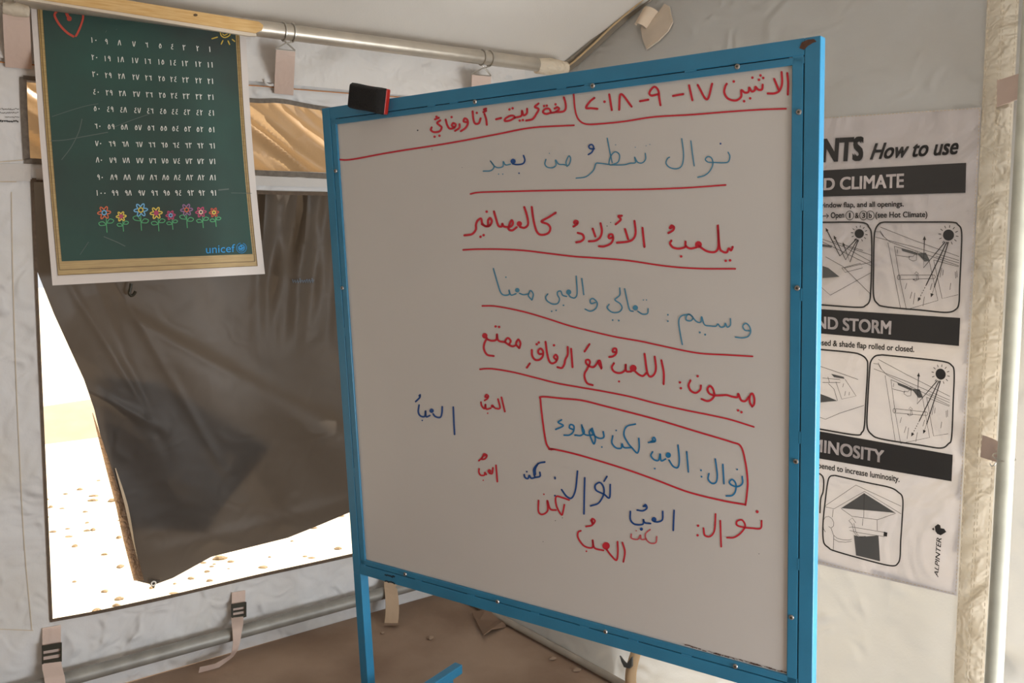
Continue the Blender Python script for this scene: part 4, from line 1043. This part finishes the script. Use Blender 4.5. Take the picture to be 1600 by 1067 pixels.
write(HW, I_red, 3.4, (D_, [[(923, 352), (912, 374), (897, 362), (885, 386), (858, 382), (838, 350), (827, 210), (832, 340), (818, 378), (790, 386), (750, 376), (705, 345)], [(690, 355), (650, 362), (622, 345), (620, 318)],
        [(622, 345), (610, 356), (575, 363), (540, 355), (521, 330), (530, 312)], [(545, 222), (520, 232), (530, 215), (546, 225), (540, 245), (510, 263)], [(344, 230), (350, 290), (357, 352)], [(293, 185), (300, 260), (285, 300), (250, 318), (180, 325)], [(232, 237), (252, 302)],
        [(212, 152), (190, 155), (205, 175), (190, 192), (172, 207)], [(155, 290), (130, 296), (130, 276), (150, 272), (156, 300), (140, 330), (100, 348), (65, 348)], [(75, 200), (84, 250), (72, 290), (42, 312), (0, 316)], [(25, 235), (42, 285)]],
        [(703, 337, 5.6), (592, 413), (878, 441), (906, 438)]),
      (C_, [[(1030, 375), (1068, 388), (1078, 420), (1055, 442), (1018, 450)], [(1028, 300), (1002, 296), (1008, 280), (1028, 284), (1025, 305), (996, 325)],
        [(855, 215), (800, 250), (742, 285), (790, 305), (812, 335), (800, 372), (760, 390), (720, 383), (695, 340), (675, 250), (665, 170)], [(605, 170), (622, 220), (635, 280), (632, 315), (605, 335), (572, 328)],
        [(545, 330), (510, 355), (482, 345), (488, 305), (506, 275), (516, 300), (498, 325), (465, 328), (440, 322), (432, 302), (425, 325), (400, 318), (383, 270), (365, 205)],
        [(335, 312), (300, 322), (268, 305)], [(318, 318), (318, 275), (335, 258), (347, 285), (330, 318), (298, 322), (272, 300), (262, 262), (235, 278), (222, 310), (220, 350), (190, 385), (130, 395)]],
        [(566, 303, 4.3), (307, 207), (258, 406), (283, 393)]), label='red word')
write('underline', I_red, 2.6, (W3, [[(723.5, 390.5), (745, 389.4), (782, 389.4), (820, 391.5), (857, 396), (897, 400.7), (930, 403), (980, 407), (1041, 415.8), (1090, 419.5), (1149, 420)]], []))
write(HW, I_teal, 2.1, (D_, [[(1030, 890), (1000, 885), (988, 858), (1008, 842), (1030, 862), (1038, 895), (1022, 925), (985, 935), (940, 930)], [(908, 812), (908, 852), (888, 866), (876, 842), (868, 862), (845, 866), (828, 846), (815, 860), (780, 859), (742, 850), (724, 800), (718, 833), (690, 830), (650, 786), (628, 792), (625, 820), (655, 825), (667, 803), (640, 785), (592, 796), (577, 830), (585, 900), (600, 978)],
        [(380, 748), (376, 778), (345, 783), (315, 765)], [(285, 765), (262, 755), (245, 690), (230, 620)], [(198, 615), (198, 660), (168, 690), (200, 715), (213, 742), (195, 768), (150, 771), (118, 742), (130, 720)]],
        [(712, 900, 1.6), (746, 914, 1.6), (507, 787, 1.4), (507, 828, 1.4), (350, 692, 1), (370, 692, 1), (298, 742, 4.2), (153, 821, 1.4), (192, 824, 1.4)]),
      (C_, [[(1170, 928), (1135, 935), (1130, 905), (1155, 898), (1185, 932), (1172, 975), (1130, 997), (1088, 980)], [(1062, 737), (1070, 800), (1078, 865)], [(1018, 718), (1025, 850), (1008, 890), (975, 885), (958, 865)],
        [(942, 880), (910, 870), (895, 838), (872, 842), (868, 865), (885, 900), (870, 935), (830, 940), (788, 915), (776, 885), (792, 860)], [(665, 908), (638, 872), (655, 833), (677, 862), (668, 905)], [(642, 858), (600, 866), (568, 855)], [(540, 858), (500, 868), (484, 828), (486, 862), (450, 870), (420, 850), (395, 780), (360, 658)]],
        [(958, 845, 4.2), (917, 950, 1.3), (823, 998, 1.3), (858, 990, 1.3), (550, 830, 3.6), (460, 727, 1.2)]), label='blue word')
write('underline', I_red, 2.5, (W3, [[(753.5, 478), (770, 478), (790, 481), (820, 487.5), (855, 497.7), (889, 508.7), (922, 517.1), (960, 526), (1000, 533), (1025, 538.4), (1070, 548), (1098, 552.5), (1135, 554.5), (1176, 556.8)]], []))
write(HW, I_red, 3.2, (F_, [[(1362, 722), (1342, 680), (1345, 628), (1365, 614), (1380, 655), (1378, 700), (1362, 722)], [(1335, 640), (1305, 675), (1270, 668), (1247, 615), (1240, 642), (1200, 640), (1150, 626), (1100, 628), (1045, 628), (1005, 612), (990, 575), (1010, 550), (1035, 575), (1046, 628), (1020, 665), (985, 675), (940, 658)],
        [(935, 545), (928, 582), (892, 607), (852, 590), (832, 545), (848, 503)], [(605, 335), (625, 440), (624, 535)], [(550, 305), (560, 400), (545, 452), (512, 472), (486, 430), (465, 282)], [(482, 440), (452, 466), (420, 456), (388, 430)], [(352, 430), (312, 425), (308, 370), (300, 420), (258, 442), (212, 430), (192, 395), (210, 360)],
        [(225, 268), (200, 264), (205, 240), (228, 240), (228, 278), (202, 302), (170, 308)]], [(908, 468, 2), (1245, 753, 2), (1273, 768, 2), (760, 520, 2), (768, 568, 2), (370, 402, 5.6), (252, 512, 1.7)]),
      (E_, [[(1302, 568), (1272, 505), (1290, 498), (1304, 560)], [(1270, 505), (1235, 552), (1195, 548), (1162, 520), (1160, 492), (1185, 488), (1196, 515), (1172, 570), (1148, 612), (1148, 655), (1172, 705), (1222, 722)], [(1192, 342), (1147, 410)], [(1022, 385), (1035, 555)], [(990, 368), (990, 440), (968, 485), (958, 530), (935, 562), (895, 555)],
        [(785, 320), (800, 430), (820, 500), (848, 520), (882, 503), (896, 465), (880, 440), (862, 462), (885, 488)], [(755, 432), (725, 432), (717, 402), (740, 383), (762, 410), (758, 455), (730, 485), (690, 487), (662, 450), (658, 395)], [(640, 520), (612, 560)],
        [(540, 378), (512, 342), (532, 300), (552, 332), (543, 378)], [(515, 350), (478, 362), (440, 345), (412, 318), (435, 285), (462, 312), (445, 348)], [(412, 322), (370, 318), (342, 300), (335, 250), (328, 300), (285, 310), (248, 298)], [(242, 285), (217, 340), (215, 390), (245, 440), (305, 452)]],
        [(863, 352), (703, 343), (722, 326), (222, 264, 4.4), (322, 178), (355, 183)]), label='red word')
write('underline', I_red, 2.6, (W3, [[(750, 577), (760.5, 576), (775.6, 577), (804, 582), (838, 590.5), (871.8, 599), (905.5, 605), (948, 612.4), (985.6, 620), (1025, 630.3), (1070, 640.6), (1107, 648), (1141, 655.6), (1178, 667)]], []))
write('box_outline', I_red, 2.8, (H_, [[(225, 350), (203, 310), (185, 200), (170, 62), (178, 38), (300, 48), (420, 60), (560, 95), (850, 170), (1100, 245), (1300, 305), (1362, 333), (1390, 430), (1403, 540), (1398, 620), (1390, 682)], [(1390, 680), (1250, 655), (1050, 605), (850, 530), (650, 460), (400, 385), (260, 352), (222, 348)], [(220, 349), (250, 351)]], [(235, 350, 2)]))
write(HW, I_blue, 2.5, (H_, [[(1370, 512), (1372, 552), (1345, 572), (1310, 565), (1294, 545), (1312, 530), (1332, 555), (1330, 600), (1310, 625), (1275, 628)], [(1255, 440), (1262, 555)], [(1210, 408), (1222, 500), (1215, 545), (1190, 553), (1168, 528), (1172, 495)], [(1040, 365), (1050, 485)], [(988, 325), (996, 410), (988, 457), (960, 452), (935, 415)], [(915, 408), (888, 418), (882, 378), (872, 415), (846, 412), (827, 388), (837, 365)],
        [(835, 300), (825, 305), (850, 305), (835, 290), (847, 280), (852, 303), (812, 310)], [(755, 285), (757, 340), (745, 372), (715, 342), (690, 312), (666, 262), (682, 215), (735, 200)], [(712, 340), (668, 340), (655, 318), (650, 343), (620, 342), (595, 312), (600, 270)],
        [(543, 245), (546, 278), (520, 285), (490, 268), (468, 232)], [(478, 225), (460, 248), (475, 295), (488, 318), (496, 285), (478, 228)], [(480, 265), (445, 266), (422, 250), (415, 205)], [(418, 215), (430, 250), (408, 268), (375, 266)], [(362, 232), (342, 222), (348, 203), (368, 212), (365, 245), (342, 265), (310, 266)], [(295, 175), (275, 190), (305, 210), (260, 232)]],
        [(1340, 470, 1.4), (1125, 475, 1.5), (1128, 513, 1.5), (930, 385, 4.4), (850, 465, 1.4), (620, 238, 1.3), (535, 337, 1.3)]), label='blue word in the red box')
write(HW, I_navy, 2.7, (G_, [[(1298, 740), (1245, 752), (1205, 795), (1203, 840), (1212, 872)], [(1255, 830), (1255, 865), (1215, 875), (1180, 882), (1162, 858), (1150, 885), (1125, 876), (1118, 850)], [(1240, 752), (1215, 800), (1215, 850)], [(495, 258), (500, 380), (507, 498)], [(398, 255), (395, 310), (380, 348), (340, 342), (318, 318)], [(290, 332), (258, 342), (252, 292), (244, 340), (207, 335), (188, 300), (195, 240)], [(205, 150), (200, 175), (165, 210)]],
        [(1140, 825, 1.4), (1387, 876, 1.5), (1388, 884, 1.5), (1387, 1035, 1.4), (305, 290, 3.6), (200, 158, 2), (223, 375, 1.2)]),
      (H_, [[(585, 560), (580, 638), (548, 618), (502, 595), (495, 565), (522, 548), (545, 575), (545, 620), (515, 670), (468, 687)], [(565, 512), (548, 540)], [(433, 520), (430, 630), (428, 735)], [(390, 480), (378, 590), (355, 640), (325, 630), (295, 590)],
        [(965, 714), (962, 775), (960, 833)], [(897, 720), (895, 768), (870, 782), (845, 780)], [(825, 792), (790, 787), (782, 768), (778, 796), (730, 796), (705, 768), (705, 720)], [(782, 690), (795, 680), (803, 700), (778, 716), (745, 712)]],
        [(845, 768, 4), (770, 825, 2.6), (792, 690, 1.6)]), label='dark blue practice word')
write(HW, I_red, 2.7, (H_, [[(340, 652), (300, 638), (262, 633), (265, 688), (295, 740), (305, 715), (312, 680)], [(262, 712), (228, 706), (210, 655), (212, 715), (180, 738), (158, 720), (158, 655)], [(657, 905), (672, 960), (663, 1020)], [(628, 900), (630, 960), (622, 1010), (590, 982), (562, 945)], [(545, 952), (492, 938), (480, 890), (478, 935), (430, 926), (395, 880), (393, 845), (410, 835)], [(470, 772), (482, 795), (494, 775), (476, 764), (478, 800), (440, 810)],
        [(1486, 775), (1480, 820), (1430, 820), (1380, 815), (1340, 802), (1340, 778), (1370, 772), (1388, 808), (1360, 850), (1320, 875), (1280, 876)], [(1240, 775), (1245, 930)], [(1212, 735), (1205, 832), (1180, 868), (1148, 862), (1140, 820)]], [(190, 618, 1.2), (443, 957, 1.4), (560, 925, 6), (1460, 722, 2.4), (1108, 805, 2), (1105, 862, 2)]),
      (G_, [[(918, 172), (948, 298)], [(888, 188), (905, 265), (870, 270), (845, 252)], [(825, 268), (785, 275), (778, 235), (770, 272), (745, 247), (738, 215)], [(795, 170), (775, 170), (785, 150), (802, 160), (795, 182), (770, 200)],
        [(870, 768), (882, 912)], [(843, 790), (836, 840), (812, 838)], [(785, 850), (772, 832), (768, 855), (735, 855), (720, 828), (722, 800)], [(785, 680), (755, 690), (745, 715), (775, 710), (790, 682), (765, 670), (750, 700), (720, 728)]], [(838, 250, 2.6), (797, 312, 1.2), (812, 820, 3.2), (758, 900, 1.1)]), label='red practice word')
write(HW, I_red2, 2.2, (H_, [[(862, 870), (856, 905), (825, 909), (798, 885), (796, 852), (822, 828)], [(800, 885), (770, 886), (765, 862), (748, 886), (712, 880), (710, 855)]], [(740, 835, 1)]), label='faded pink practice word')
write('ink_specks', I_dark, 1.6, (A_, [], [(163, 568, 1.2), (275, 718, .7), (510, 858, .5)]), (D_, [], [(117, 218, .8), (140, 195, .8)]), (H_, [], [(258, 775, .7), (300, 758, .7), (1470, 972, .7), (185, 900, .6)]))

# ------------------------------------------------------------------ eraser stuck on the top rail
er_a, er_b = ab(584, 157, DF); ang = -math.radians(13.5)
eu = BU * math.cos(ang) + BV * math.sin(ang); ev = -BU * math.sin(ang) + BV * math.cos(ang)
ec = bp(er_a - .004, er_b + .004, DF)
et = thing('board_eraser', 'black felt eraser with a red backing stuck on the top left of the whiteboard frame', 'eraser', ec)
MB().box(ec + BF * .0085, (eu, ev, BF), (.060, .031, .0080)).build('backing', mat('red plastic', (.42, .018, .010), .4), et, bevel=.003)
def felt(a, b):
    x, y = (a - .5) * 2, (b - .5) * 2
    r = .0006 * math.sin(a * 9) * abs(y) ** 8
    return ec + eu * (x * .0600) + ev * (y * (.0315 + r)) + BF * (.0168 + .022 * (1 - max(abs(x) ** 10, abs(y) ** 10)))
mb = MB(); mb.slab(felt, 24, 14, -BF, .0002); mb.build('felt_pad', mat('black felt', (.010, .009, .009), .95, bump=.4, bscale=300), et, smooth=True)

# ------------------------------------------------------------------ odds and ends on the floor
t = on_floor(768, 972, .002)
mb = MB(); sp = [(738, 958), (760, 953), (792, 968), (790, 980), (768, 984), (756, 993), (745, 978)]
mb.prism([on_floor(x, y, .012 + .012 * math.sin(i * 1.7)) for i, (x, y) in enumerate(sp)], (0, 0, 1), .004)
single(mb.build('cloth_scrap', mat('brown cloth', (.23, .145, .095), .9)), 'folded brown scrap of cloth on the floor in the far corner', 'cloth')
def pebble(x, y, r, label):
    c = on_floor(x, y, 0); mb = MB(); rnd = random.Random(int(x)); n1_, n2_ = 8, 5
    vs = []; fs = []
    for j in range(n2_ + 1):
        for i in range(n1_):
            th = math.pi * j / n2_; ph = 2 * math.pi * i / n1_; rr = r * (1 + .25 * math.sin(3 * ph + x) * math.sin(th))
            vs.append(c + V((rr * math.sin(th) * math.cos(ph) * 1.3, rr * math.sin(th) * math.sin(ph), r * .65 + r * .65 * math.cos(th))))
    fs = [(j * n1_ + i, j * n1_ + (i + 1) % n1_, (j + 1) * n1_ + (i + 1) % n1_, (j + 1) * n1_ + i) for j in range(n2_) for i in range(n1_)]
    mb.add(vs, fs); single(mb.build('pebble', mat('floor pebble', (.30, .21, .145), .9), smooth=True), label, 'pebble', 'pebbles on the tent floor')
pebble(672, 999, .010, 'largest pebble, out on the floor right of the hanging tan strap')
pebble(597, 990, .006, 'tiny dark pebble on the floor beside the blue leg')
pebble(863, 1031, .009, 'pebble against the hem of the end wall, nearer the far corner')
pebble(901, 1049, .010, 'pebble against the hem of the end wall, nearer the tan strap')
